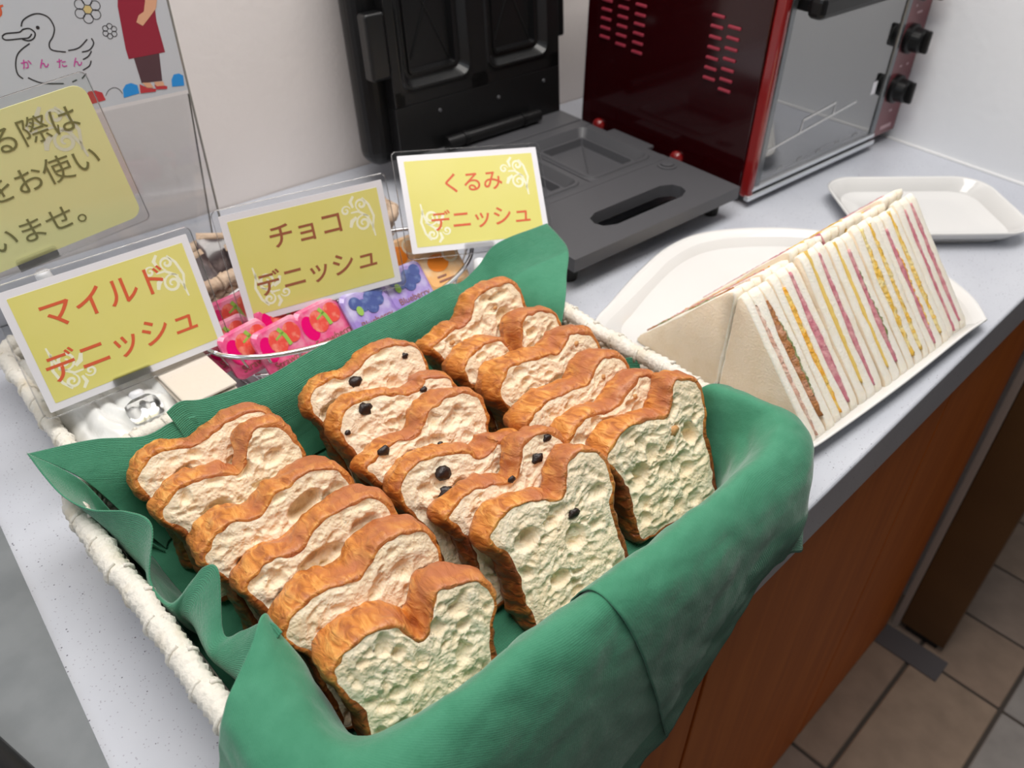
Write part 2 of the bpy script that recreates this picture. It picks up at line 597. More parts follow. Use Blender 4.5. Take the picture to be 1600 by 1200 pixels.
MAT['orange_rind'] = pm('orange_slice_print', (0.93, 0.78, 0.56), 0.3)
MAT['brown_text'] = pm('small_brown_print', (0.30, 0.12, 0.08), 0.4)
MAT['bag'] = pm('white_plastic_bag', (0.78, 0.78, 0.76), 0.25, coat=0.3, bump=(30.0, 0.25, 0.006))
MAT['kraft'] = pm('beige_paper', (0.72, 0.64, 0.56), 0.7, bump=(160.0, 0.3, 0.002))
MAT['choc_pack'] = pm('brown_wrapper', (0.055, 0.035, 0.035), 0.22, coat=0.7, var=(60.0, (0.20, 0.15, 0.14), 0.5, 0.7))
MAT['grey_board'] = pm('grey_board', (0.20, 0.215, 0.225), 0.4, var=(30.0, (0.17, 0.185, 0.195), 0.4, 0.65))

# ------------------------------------------------------------------ the setting
SL = -0.0699  # the walls run about 4 degrees off the counter edge


def ywall(x): return 0.95 + SL * (x - 0.6)


XR0, XR1 = 1.2735, 1.243   # right wall at y=.478 and at y=.157


def xwall(y): return 1.2735 + 0.0955 * (y - 0.478)


xb = xwall(0.90); yb = ywall(xb)
V = [(-1.2, ywall(-1.2), -0.06), (xb, yb, -0.06), (xb, yb, 1.6), (-1.2, ywall(-1.2), 1.6)]
V += [(v[0] + 0.007, v[1] + 0.1, v[2]) for v in V]
box_f = [(3, 2, 1, 0), (4, 5, 6, 7), (0, 1, 5, 4), (1, 2, 6, 5), (2, 3, 7, 6), (3, 0, 4, 7)]
w = obj('wall_back', (V, box_f), MAT['wall'])
tag(w, 'off-white textured wall behind the counter', 'wall', kind='structure')
V = [(xb, yb, FLOOR_Z), (xwall(0.10), 0.10, FLOOR_Z), (xwall(0.10), 0.10, 1.6), (xb, yb, 1.6)]
V += [(v[0] + 0.1, v[1], v[2]) for v in V]
w = obj('wall_right', (V, box_f), MAT['wall_r'])
tag(w, 'smooth white side wall at the right end of the counter', 'wall', kind='structure')
# thin sealing bead where counter meets right wall
V, Fc = tube([(xwall(0.86) - 0.002, 0.86, 0.001), (xwall(0.158) - 0.002, 0.158, 0.001)], 0.0026, 8)
tag(obj('trim_1', (V, Fc), pm('white_sealant', (0.80, 0.80, 0.80), 0.4)), 'thin white sealant bead between counter and side wall', 'trim', kind='structure')

# worktop
top_out = [(-1.2, 0.157), (xwall(0.157) - 0.001, 0.157), (xb - 0.003, yb - 0.002), (-1.2, ywall(-1.2) - 0.002)]
bm = bmesh.new()
vb = [bm.verts.new((x, y, -0.056)) for x, y in top_out]
vt = [bm.verts.new((x, y, 0.0)) for x, y in top_out]
bm.faces.new(list(reversed(vb))); bm.faces.new(vt)
for i in range(4):
    bm.faces.new((vb[i], vb[(i + 1) % 4], vt[(i + 1) % 4], vt[i]))
bm.edges.ensure_lookup_table()
ed = [e for e in bm.edges if all(abs(v.co.y - 0.157) < 1e-5 and v.co.z > -0.01 for v in e.verts)]
bmesh.ops.bevel(bm, geom=ed, offset=0.003, segments=3, profile=0.5, affect='EDGES')
tag(obj('countertop', bm, MAT['counter']), 'pale grey speckled laminate countertop carrying the food', 'countertop')

# cabinets under the counter
for x0, x1, lab in ((-0.49, -0.0485, 'wooden cabinet under the counter at the far left end'),
                    (-0.0465, 0.394, 'wooden cabinet whose plain door sits left of the dark door gap'),
                    (0.396, 0.836, 'wooden cabinet whose wide door sits right of the dark door gap'),
                    (0.838, 1.150, 'wooden cabinet beside the pale vertical edge strip')):
    t = thing('base_cabinet', lab, 'cabinet', ((x0 + x1) / 2, 0.162, FLOOR_Z), group='cabinets under the counter')
    wd = x1 - x0
    obj('body', bm_box(wd, 0.50, 0.768, (0, 0.272, 0)), MAT['wood'], t)
    obj('door', bm_box(wd - 0.003, 0.019, 0.764, (0, 0.0095, 0.002), 0.0015), MAT['wood'], t)

t = thing('end_panel', 'dark brown upright wooden panel jutting out past the cabinets', 'panel', (1.176, 0.105, FLOOR_Z))
obj('board', bm_box(0.034, 0.080, 0.745, (0.002, 0, 0.02), 0.001), MAT['wood_dark'], t)
obj('edge_strip', bm_box(0.030, 0.012, 0.768, (0.0, 0.047, 0), 0.001), MAT['edge_strip'], t)
obj('foot', bm_box(0.02, 0.06, 0.02, (0.002, 0, 0), 0.002), MAT['foot'], t)
tag(obj('floor_strip', bm_box(0.052, 0.118, 0.003, (1.128, 0.105, FLOOR_Z)), pm('dark_floor_strip', (0.10, 0.09, 0.095), 0.6)),
    'dark grey strip on the floor at the foot of the dark panel', 'strip')

# floor with tiles
fl = obj('floor', bm_box(7.0, 6.0, 0.03, (1.0, 0.0, FLOOR_Z - 0.034)), MAT['grout'])
tag(fl, 'floor of beige and brown stone-look tiles with dark joints', 'floor', kind='structure')
tile_cols = [(0.33, 0.235, 0.175), (0.30, 0.225, 0.18), (0.36, 0.26, 0.19), (0.38, 0.23, 0.17), (0.34, 0.31, 0.29)]
TM = [mat_tile(i, c) for i, c in enumerate(tile_cols)]
G = 0.0065
tile_cache = {}


def tile(x0, x1, y0, y1, k):
    w_, d_ = x1 - x0 - G, y1 - y0 - G
    key = (round(w_, 3), round(d_, 3), k)
    if key not in tile_cache:
        b = bm_box(w_, d_, 0.009, (0, 0, -0.009), 0.0022, 1)
        m = bpy.data.meshes.new('tile'); b.to_mesh(m); b.free()
        m.materials.append(TM[k]); tile_cache[key] = m
    o = obj('tile', tile_cache[key], None, fl, ((x0 + x1) / 2, (y0 + y1) / 2, FLOOR_Z))
    return o


X0, P = 1.134, 0.157
tile(X0 - 2 * P, X0, 0.098, 0.168, 0)
tile(X0 - 4 * P, X0 - 2 * P, 0.098, 0.168, 1)
tile(X0 - 2 * P, X0, -0.056, 0.098, 2)
tile(X0 - 4 * P, X0 - 2 * P, -0.056, 0.098, 0)
for i in range(0, 10):
    tile(X0 + i * P, X0 + (i + 1) * P, -0.056, 0.098, [0, 1, 0, 2, 1, 0, 2, 1, 0, 1][i])
    if X0 + (i + 1) * P > 1.2:
        tile(X0 + i * P, X0 + (i + 1) * P, 0.098, 0.252, 1)
for i in range(2, 10):
    for j in range(1, 6):
        tile(X0 + i * P, X0 + (i + 1) * P, 0.098 + j * 0.154, 0.252 + j * 0.154, (i * 2 + j * 3) % 3)
for i in range(-5, 10):
    for j in range(1, 6):
        k = (i * 3 + j * 2) % 5
        if j == 1: k = {0: 4, 1: 3, 2: 3}.get(i, k)
        tile(X0 + i * P, X0 + (i + 1) * P, -0.056 - j * 0.154, -0.056 - (j - 1) * 0.154, k)

# grey board at the left end of the counter
V = [(0.012, 0.606, 0), (-0.0085, 0.33, 0), (-0.35, 0.30, 0), (-0.35, 0.62, 0)]
V = V + [(v[0], v[1], 0.0025) for v in V]
t = thing('worktop_mat', 'smooth blue-grey mat lying on the counter in the lower left corner', 'mat')
obj('sheet', (V, [(0, 1, 2, 3), (7, 6, 5, 4), (0, 4, 5, 1), (1, 5, 6, 2), (2, 6, 7, 3), (3, 7, 4, 0)]), MAT['grey_board'], t)
V, Fc = tube([(-0.072, 0.47, 0.006), (-0.046, 0.36, 0.006), (-0.03, 0.30, 0.006)], 0.008, 10)
obj('rubber_edge', (V, Fc), MAT['black_plastic'], t, smooth=True)

# ------------------------------------------------------------------ toaster oven


def build_oven():
    t = thing('toaster_oven', 'dark red toaster oven with glass door beside the white side wall', 'toaster oven', (0.909, 0.506, 0), R(-4))
    W, D, H = 0.366, 0.300, 0.285
    dw = 0.300                     # door width; control panel takes the rest
    z0 = 0.012
    bd = bm_box(0.004, D, H, (0.002, D / 2 + 0.004, z0), 0.0015)
    bm_box(0.004, D, H, (W - 0.002, D / 2 + 0.004, z0), 0.0015, bm=bd)
    bm_box(W, D, 0.004, (W / 2, D / 2 + 0.004, z0 + H - 0.002), 0.0015, bm=bd)
    bm_box(W, D, 0.004, (W / 2, D / 2 + 0.004, z0), 0.0015, bm=bd)
    bm_box(W, 0.004, H, (W / 2, D + 0.002, z0), 0.0015, bm=bd)
    obj('body', bd, MAT['red_metal'], t)
    # cavity lining
    cv = bm_box(0.003, D - 0.03, H - 0.04, (0.012, D / 2 + 0.01, z0 + 0.02))
    bm_box(0.003, D - 0.03, H - 0.04, (dw - 0.01, D / 2 + 0.01, z0 + 0.02), bm=cv)
    bm_box(dw - 0.02, 0.003, H - 0.04, (dw / 2, D - 0.012, z0 + 0.02), bm=cv)
    bm_box(dw - 0.02, D - 0.03, 0.003, (dw / 2, D / 2 + 0.01, z0 + 0.018), bm=cv)
    bm_box(dw - 0.02, D - 0.03, 0.003, (dw / 2, D / 2 + 0.01, z0 + H - 0.03), bm=cv)
    obj('cavity', cv, MAT['oven_dark'], t)
    rk = merge(*[tube([(0.02 + i * 0.02, 0.03, 0.085), (0.02 + i * 0.02, D - 0.03, 0.085)], 0.0012, 6) for i in range(14)])
    obj('rack', rk, pm('pale_rack_wire', (0.90, 0.90, 0.90), 0.35), t, smooth=True)
    # front side posts
    obj('front_post', bm_box(0.012, 0.016, H, (0.006, -0.004, z0), 0.004, 3), MAT['red_gloss'], t, smooth=False)
    # door
    d = obj('door', merge(*[(lambda b: b)(x) for x in ()]) if False else bm_box(0.012, 0.010, H - 0.035, (0.018, -0.006, z0 + 0.012), 0.002), MAT['door_frame'], t)
    fr = bm_box(0.010, 0.010, H - 0.035, (dw - 0.005, -0.006, z0 + 0.012), 0.002)
    bm_box(dw - 0.02, 0.010, 0.022, (dw / 2 + 0.004, -0.006, z0 + H - 0.045), 0.002, bm=fr)
    obj('door_frame', fr, MAT['door_frame'], t)
    gl = obj('glass', bm_box(dw - 0.026, 0.004, H - 0.05, (dw / 2 + 0.006, -0.006, z0 + 0.012)), MAT['glass'], t)
    marks = merge(*[ribbon([(0.06 + 0.045 * i, 0.036 + 0.0015 * (i % 2)), (0.072 + 0.045 * i, 0.0375)], 0.004, -0.0084) for i in range(5)],
                  ribbon([(0.10, 0.022), (0.135, 0.022)], 0.002, -0.0084))
    obj('door_print', marks, pm('grey_door_print', (0.35, 0.36, 0.37), 0.5), gl)
    obj('drawn_rack_wire', merge(ribbon([(0.028, 0.070), (0.225, 0.090)], 0.0030, -0.0084), ribbon([(0.096, 0.077), (0.098, 0.094), (0.170, 0.101), (0.170, 0.085)], 0.0032, -0.0085)), pm('drawn_wire_white', (0.75, 0.76, 0.77), 0.4), gl)  # lit rack wires drawn on the glass; the rack inside stays dark
    tag_ = ribbon([(0.258, 0.100), (0.270, 0.100)], 0.018, -0.0084)
    obj('door_sticker', tag_, MAT['paper'], gl)
    rail = bm_box(dw + 0.002, 0.008, 0.007, (dw / 2, -0.010, z0 - 0.002), 0.0015)
    obj('rail', rail, MAT['steel'], t)
    rail = bm_box(dw - 0.004, 0.006, 0.006, (dw / 2 + 0.002, -0.009, z0 + 0.0085), 0.0015)
    obj('rail', rail, MAT['steel'], t)
    # handle
    hb = bm_box(0.200, 0.022, 0.026, (0.122, -0.034, 0.236), 0.007, 3)
    bm_box(0.016, 0.03, 0.014, (0.04, -0.014, 0.240), 0.002, bm=hb)
    bm_box(0.016, 0.03, 0.014, (0.205, -0.014, 0.240), 0.002, bm=hb)
    obj('handle', hb, MAT['black_plastic'], t)
    # control panel and knobs
    cp = obj('control_panel', bm_box(0.060, 0.012, H - 0.004, (0.333, -0.002, z0 + 0.004), 0.002), MAT['red_panel'], t)
    pr = merge(ribbon([(0.318, 0.028), (0.348, 0.028)], 0.006, -0.0084), ribbon([(0.322, 0.118), (0.328, 0.118)], 0.003, -0.0084),
               ribbon([(0.340, 0.118), (0.346, 0.118)], 0.003, -0.0084), ribbon([(0.326, 0.190), (0.340, 0.190)], 0.003, -0.0084),
               ribbon([(0.330, 0.052), (0.338, 0.052)], 0.003, -0.0084), ribbon([(0.318, 0.200), (0.322, 0.200)], 0.003, -0.0084))
    obj('panel_print', pr, pm('panel_print', (0.55, 0.36, 0.38), 0.5), cp)
    for kz in (0.086, 0.156, 0.226):
        V, Fc = lathe([(0.020, 0), (0.020, 0.006), (0.0165, 0.008), (0.0155, 0.020), (0.0135, 0.0225)], 28)
        k = obj('knob', (V, Fc), MAT['black_plastic'], t, (0.326, -0.008, kz), (R(90), 0, 0))
        obj('knob_grip', bm_box(0.007, 0.030, 0.012, (0, 0, 0.018), 0.002), MAT['black_plastic'], k)
    # louvres on the left side
    cells = []
    for c in range(2):
        for r in range(7):
            cells.append((0.053 + 0.026 * c, 0.142 + 0.0125 * r + (0.004 if c else -0.004), 0.019))
    for c in range(3):
        for r in range(6):
            cells.append((0.205 + 0.031 * c, 0.148 + 0.0120 * r + 0.003 * c, 0.019))
    bmv = bm_box(0.004, 0.019, 0.0042, (0, 0, -0.0021), 0.0015, 2)
    lm = bpy.data.meshes.new('louvre'); bmv.to_mesh(lm); bmv.free(); lm.materials.append(MAT['red_louvre'])
    for y, z, ln in cells:
        obj('louvre', lm, None, t, (-0.0005, y, z))
    for y in (0.112, 0.265):
        V, Fc = lathe([(0.0105, 0.0), (0.0105, 0.003), (0.0096, 0.006), (0.0068, 0.0088), (0.0026, 0.010)], 18)
        obj('bumper', (V, Fc), MAT['red_gloss'], t, (0.0005, y, 0.028), (0, R(-90), 0), smooth=True)
    for x in (0.03, W - 0.03):
        for y in (0.03, D - 0.03):
            V, Fc = lathe([(0.010, 0), (0.011, 0.012)], 14)
            obj('foot', (V, Fc), MAT['foot'], t, (x, y, 0.0005))
    return t


build_oven()

# ------------------------------------------------------------------ hot sandwich maker


def pan_mesh(w, d, depth, z, c):
    """raised lip, sloping wall, sunken floor, inner square groove"""
    rings = [rrect(w + 0.004, d + 0.004, 0.0015, z + 0.0003, c), rrect(w - 0.001, d - 0.001, 0.016, z + 0.0005, c), rrect(w - 0.004, d - 0.004, 0.015, z + 0.003, c), rrect(w - 0.010, d - 0.010, 0.013, z + 0.003, c),
             rrect(w - 0.026, d - 0.026, 0.009, z - depth * 0.55, c), rrect(w - 0.034, d - 0.034, 0.007, z - depth * 0.55, c),
             rrect(w - 0.036, d - 0.036, 0.006, z - depth * 0.35, c), rrect(w - 0.042, d - 0.042, 0.004, z - depth * 0.35, c), rrect(w - 0.046, d - 0.046, 0.003, z - depth, c)]
    return loops(rings, close_first=False)


def slot_plate(x0, x1, y0, y1, z0, z1, sx0, sx1, sy, sr):
    """rectangular plate with a stadium-shaped slot"""
    n = 40
    cx, cy = (sx0 + sx1) / 2, sy
    inner = []
    h = (sx1 - sx0) / 2 - sr
    for k in range(n):
        a = 2 * math.pi * k / n + 1e-4
        # stadium by angle from centre
        d = Vector((math.cos(a), math.sin(a)))
        if abs(d.y) > 1e-6 and abs(d.x / d.y * sr) <= h:
            p = d * (sr / abs(d.y))
        else:
            sg = 1 if d.x > 0 else -1
            # circle centred (sg*h, 0)
            b = d.x * sg * h
            p = d * (b + math.sqrt(max(b * b - h * h + sr * sr, 0)))
        inner.append((cx + p.x, cy + p.y))
    outer = []
    for k in range(n):
        a = 2 * math.pi * k / n + 1e-4
        d = Vector((math.cos(a), math.sin(a)))
        ts = []
        if d.x > 1e-9: ts.append((x1 - cx) / d.x)
        if d.x < -1e-9: ts.append((x0 - cx) / d.x)
        if d.y > 1e-9: ts.append((y1 - cy) / d.y)
        if d.y < -1e-9: ts.append((y0 - cy) / d.y)
        p = d * min(ts)
        outer.append([cx + p.x, cy + p.y])
    for X in (x0, x1):
        for Y in (y0, y1):
            k = min(range(n), key=lambda i: (outer[i][0] - X) ** 2 + (outer[i][1] - Y) ** 2)
            outer[k] = [X, Y]
    V, Fc = [], []
    for z in (z1, z0):
        V += [Vector((p[0], p[1], z)) for p in outer]
        V += [Vector((p[0], p[1], z)) for p in inner]
    for k in range(n):
        k2 = (k + 1) % n
        Fc.append((k, k2, n + k2, n + k))
        Fc.append((2 * n + k2, 2 * n + k, 3 * n + k, 3 * n + k2))
        Fc.append((k2, k, 2 * n + k, 2 * n + k2))
        Fc.append((n + k, n + k2, 3 * n + k2, 3 * n + k))
    return V, Fc


def build_maker():
    t = thing('sandwich_maker', 'black open hot-sandwich maker with upright lid behind the yellow cards', 'sandwich maker', (0.589, 0.508, 0), R(-4))
    W, D, Z = 0.283, 0.345, 0.045
    obj('base', bm_box(W, D - 0.118, 0.018, (W / 2, 0.118 + (D - 0.118) / 2, 0.008), 0.004), MAT['black_plastic'], t)
    hp = bm_box(0.020, 0.150, 0.0206, (0.011, 0.199, 0.0235))
    for x_, w_ in ((0.143, 0.014), (0.273, 0.018)): bm_box(w_, 0.150, 0.0206, (x_, 0.199, 0.0235), bm=hp)
    bm_box(W - 0.002, 0.013, 0.0212, (W / 2, 0.1235, 0.0235), bm=hp)
    bm_box(W - 0.002, 0.018, 0.0212, (W / 2, 0.276, 0.0235), bm=hp)
    obj('heating_plate', hp, MAT['grey_plate'], t)
    obj('rear_strip', bm_box(W, 0.056, 0.021, (W / 2, 0.315, 0.0245), 0.0012), MAT['grey_plate'], t)
    for cx in (0.208, 0.078):
        p = obj('pan', pan_mesh(0.118, 0.140, 0.016, 0.0447, (cx, 0.198)), MAT['grey_plate'], t)
        V, Fc = tube([(cx - 0.036, 0.153, 0.0292), (cx + 0.036, 0.243, 0.0292)], 0.0014, 6)
        obj('divider_ridge', (V, Fc), MAT['grey_plate'], p)
    obj('handle_plate', slot_plate(-0.001, W + 0.001, 0, 0.116, 0.029, Z, 0.074, 0.226, 0.047, 0.0185), MAT['grey_plate'], t)
    V, Fc = lathe([(0.013, 0), (0.013, 0.002), (0.009, 0.0025), (0.009, 0.0045), (0.006, 0.005)], 20)
    obj('button', (V, Fc), MAT['grey_plate'], t, (0.259, 0.100, 0.0445))
    obj('side_tab', bm_box(0.022, 0.078, 0.006, (W + 0.006, 0.198, 0.037), 0.002), MAT['grey_plate'], t)
    obj('slot_latch', bm_box(0.014, 0.012, 0.010, (0.19, 0.034, 0.026), 0.002), MAT['frost'], t)
    obj('slot_floor', bm_box(0.17, 0.045, 0.003, (0.15, 0.047, 0.012)), MAT['black_plastic'], t)
    for x, y in ((0.272, 0.03), (0.02, 0.03), (0.272, 0.31), (0.02, 0.31)):
        V, Fc = lathe([(0.010, 0), (0.012, 0.030 if y < 0.1 else 0.009)], 14)
        obj('foot', (V, Fc), MAT['foot'], t, (x, y, 0.0005))
    # lid: local frame of the lid (x along hinge, z up the lid, y back)
    lean = R(-5)
    lid = obj('lid', bm_box(W + 0.040, 0.046, 0.300, (W / 2 - 0.012, 0.040, -0.012), 0.020, 5), MAT['black_plastic'], t, (0, 0.335, Z), (lean, 0, 0))
    obj('lid_strip', bm_box(W, 0.020, 0.068, (W / 2 - 0.002, 0.007, -0.002), 0.001), MAT['black_metal'], lid)
    lf = bm_box(0.016, 0.024, 0.222, (0.007, 0.009, 0.066), 0.001)
    bm_box(0.030, 0.024, 0.222, (0.136, 0.009, 0.066), 0.001, bm=lf)
    bm_box(0.022, 0.024, 0.222, (0.270, 0.009, 0.066), 0.001, bm=lf)
    bm_box(W - 0.004, 0.024, 0.020, (W / 2 - 0.002, 0.009, 0.066), 0.001, bm=lf)
    bm_box(W - 0.004, 0.024, 0.020, (W / 2 - 0.002, 0.009, 0.268), 0.001, bm=lf)
    obj('lid_frame', lf, MAT['black_metal'], lid)
    for cx in (0.205, 0.067):
        V, Fc = pan_mesh(0.112, 0.190, 0.016, 0.0, (0, 0))
        # turn the pan upright: its open side faces the front of the lid
        V = [Vector((v.x + cx, -0.003 - v.z, v.y + 0.178)) for v in V]
        Fc = [tuple(reversed(f)) for f in Fc]
        p = obj('lid_pan', (V, Fc), MAT['black_metal'], lid)
        X = merge(tube([(cx - 0.033, 0.0125, 0.107), (cx + 0.033, 0.0125, 0.249)], 0.0012, 6), tube([(cx + 0.033, 0.0125, 0.107), (cx - 0.033, 0.0125, 0.249)], 0.0012, 6))
        obj('cross_ridge', X, MAT['black_metal'], p)
    obj('latch', bm_box(0.028, 0.020, 0.078, (-0.018, 0.0, 0.106), 0.004, 3), MAT['black_metal'], lid)
    obj('lid_ear', bm_box(0.024, 0.030, 0.16, (W + 0.010, 0.026, 0.100), 0.003), MAT['black_plastic'], lid)
    V, Fc = tube([(0.062, 0.318, 0.056), (0.226, 0.318, 0.056)], 0.0085, 16)
    hg = obj('hinge', (V, Fc), MAT['black_metal'], t)
    for x in (0.092, 0.196):
        V, Fc = tube([(x - 0.003, 0.318, 0.056), (x + 0.003, 0.318, 0.056)], 0.0098, 16)
        obj('hinge_collar', (V, Fc), MAT['black_plastic'], hg)
    for x, z in ((0.066, 0.05), (0.166, 0.045), (0.25, 0.05)):
        V, Fc = lathe([(0.0028, 0), (0.002, 0.0018)], 10)
        obj('screw', (V, Fc), MAT['grey_plate'], lid, (x, -0.003, z), (R(90), 0, 0))
    return t


build_maker()

# ------------------------------------------------------------------ plates and tray


def dish(name, label, cat, outline, cx, cy, z_in, z_rim, wall, mat, foot=0.75):
    """outline: closed list of (x, y) at the rim"""
    c = Vector((cx, cy))
    P = [Vector(p) for p in outline]

    def ring(scale, z, off=0.0):
        out = []
        for p in P:
            d = p - c
            q = c + d * scale - (d.normalized() * off)
            out.append(Vector((q.x, q.y, z)))
        return out
    rings = [ring(foot, 0.0005), ring(foot, 0.003), ring(1.0, z_rim - 0.004, 0.002), ring(1.0, z_rim - 0.001, 0.0), ring(1.0, z_rim, 0.0015),
             ring(1.0, z_rim - 0.0015, 0.005), ring(1.0, z_in + (z_rim - z_in) * 0.35, wall * 0.65), ring(1.0, z_in, wall), ring(0.5, z_in - 0.0005)]
    o = obj(name, loops(rings), mat, smooth=True)
    tag(o, label, cat)
    return o


out = catmull([(0.856, 0.166), (0.888, 0.196), (0.915, 0.25), (0.925, 0.32), (0.897, 0.385), (0.850, 0.438), (0.790, 0.478), (0.730, 0.487), (0.660, 0.475),
               (0.588, 0.455), (0.545, 0.440), (0.520, 0.40), (0.512, 0.34), (0.510, 0.26), (0.515, 0.205), (0.535, 0.189), (0.584, 0.182), (0.691, 0.173), (0.807, 0.167), (0.846, 0.1635)], 5, True)
out = [(p[0], p[1]) for p in [(q.x, q.y) for q in [Vector((a[0], a[1], 0)) for a in out]]]
dish('serving_plate', 'large white china plate under the row of sandwiches', 'plate', out, 0.70, 0.32, 0.0055, 0.0165, 0.020, MAT['china'], 0.80)


def rot2(p, a, c):
    return (c[0] + p[0] * math.cos(a) - p[1] * math.sin(a), c[1] + p[0] * math.sin(a) + p[1] * math.cos(a))


tr = [rot2((p.x, p.y), R(-42), (1.048, 0.322)) for p in rrect(0.222, 0.160, 0.040, 0, (0, 0), 8)]
dish('serving_tray', 'empty white rounded-corner dish beside the side wall', 'dish', tr, 1.048, 0.322, 0.007, 0.023, 0.016, MAT['china'], 0.78)

# ------------------------------------------------------------------ sandwiches
ROW = Matrix.Translation((0.552, 0.188, 0.0052)) @ Matrix.Rotation(R(-3.4), 4, 'Z')
LEG, HGT = 0.108, 0.121


def lens(s_, seed):
    """relative filling thickness along the cut face, thin at both ends"""
    f = max(0.0, math.sin(math.pi * min(1, max(0, (s_ - 0.04) / 0.90)))) ** 0.55
    return max(0.06, f * (0.85 + 0.55 * noise.noise(Vector((s_ * 5, seed * 3.7, 0.5)))))


TA, TB, TC = Vector((0.0, 0.0)), Vector((LEG, 0.0)), Vector((LEG, HGT))
HYP = (TC - TA).normalized()
HLEN = (TC - TA).length
HN = Vector((-HYP.y, HYP.x))      # out of the cut face


def prism(x0, x1, f0, f1, seed, nseg=12):
    """triangular bread slab; f0, f1 = (thickness, seed) of the filling on either side, which the bread bends around"""
    cen = (TA + TB + TC) / 3
    pts = []
    for p, q in ((TA, TB), (TB, TC), (TC, TA)):
        for k in range(nseg):
            pts.append(p.lerp(q, k / nseg))
    n = len(pts)
    sm = []
    for i in range(n):
        a, b, c = pts[i - 1], pts[i], pts[(i + 1) % n]
        sm.append(b * 0.4 + (a + c) * 0.3)
    rings = []
    for f, i_ in ((0.0, 0.0018), (0.16, 0.0), (0.5, -0.0004), (0.84, 0.0), (1.0, 0.0018)):
        r = []
        for p in sm:
            d = (p - cen)
            q = cen + d * (1 - i_ / d.length)
            q = q + d.normalized() * (noise.noise(Vector((q.x * 70, q.y * 70, seed + f))) * 0.0014)
            s_ = (p - TA).dot(HYP) / HLEN
            a = x0 - (f0[0] * (1 - min(1, lens(s_, f0[1]))) / 2 if f0 else 0)
            b = x1 + (f1[0] * (1 - min(1, lens(s_, f1[1]))) / 2 if f1 else 0)
            wob = noise.noise(Vector((q.x * 30 + 7, q.y * 30, seed))) * 0.0006
            r.append(Vector((a + (b - a) * f + wob, q.x, q.y)))
        rings.append(r)
    return loops(rings)


def filling(x0, tk, seed, lumps, lo=0.0, hi=1.0, s0=0.08, s1=0.93, proud=0.0006):
    """filling seen along the cut face: a ragged lens, 2 cm deep"""
    rings = []
    N = 46
    rnd = random.Random(seed)
    s0 += rnd.uniform(-0.02, 0.07); s1 -= rnd.uniform(-0.03, 0.07)
    for k in range(N + 1):
        s_ = s0 + (s1 - s0) * k / N
        w_ = tk * lens(s_, seed) * (0.25 if k in (0, N) else 1.0)
        c_ = x0 + tk / 2
        a, b = c_ - w_ / 2 + w_ * lo - 0.0003, c_ - w_ / 2 + w_ * hi + 0.0003
        base = TA + HYP * (HLEN * s_)
        ring = []
        for fx, dn in ((0.0, -0.012), (0.0, -0.0012), (0.22, proud), (0.5, proud + 0.0005), (0.78, proud), (1.0, -0.0012), (1.0, -0.012)):
            nz = noise.noise(Vector((s_ * 38, fx * 3, seed * 2.1))) * lumps + noise.noise(Vector((s_ * 90, fx * 5, seed))) * lumps * 0.6
            p = base + HN * (dn + (nz if dn > -0.005 else 0))
            ring.append(Vector((a + (b - a) * fx + nz * 0.6, p.x, p.y)))
        rings.append(ring)
    return loops(rings)


FILL = [(('tuna', 0.0040), ('cutlet', 0.0098)), (('egg_o', 0.0066), ('ham', 0.0085)), (('cheese', 0.0040), ('ham', 0.0055)), (('cheese', 0.0036), ('ham_green', 0.0065)),
        (('egg', 0.0092), ('egg', 0.0068)), (('ham_egg', 0.0072), ('egg', 0.0064)), (('ham', 0.0036), ('ham', 0.0048))]
names = {'tuna': 'tuna', 'cutlet': 'fried cutlet', 'egg_o': 'orange egg', 'egg': 'chopped egg', 'ham': 'ham', 'cheese': 'cheese', 'ham_green': 'ham and lettuce', 'ham_egg': 'ham and egg'}
fr_lab = ['front triangle sandwich with thick brown cutlet filling, nearest the bread basket', 'front triangle sandwich with orange egg and wide pink ham layers',
          'front triangle sandwich with thin cheese and purple-pink ham, third from the bread basket', 'front triangle sandwich with cheese, ham and dark green leaf bits',
          'front triangle sandwich with two broad yellow egg layers', 'front triangle sandwich with mixed ham-and-egg layer, second from the far end', 'front triangle sandwich with two thin ham layers at the far end of the plate']
ordn = ['first', 'second', 'third', 'fourth', 'fifth', 'sixth', 'seventh']


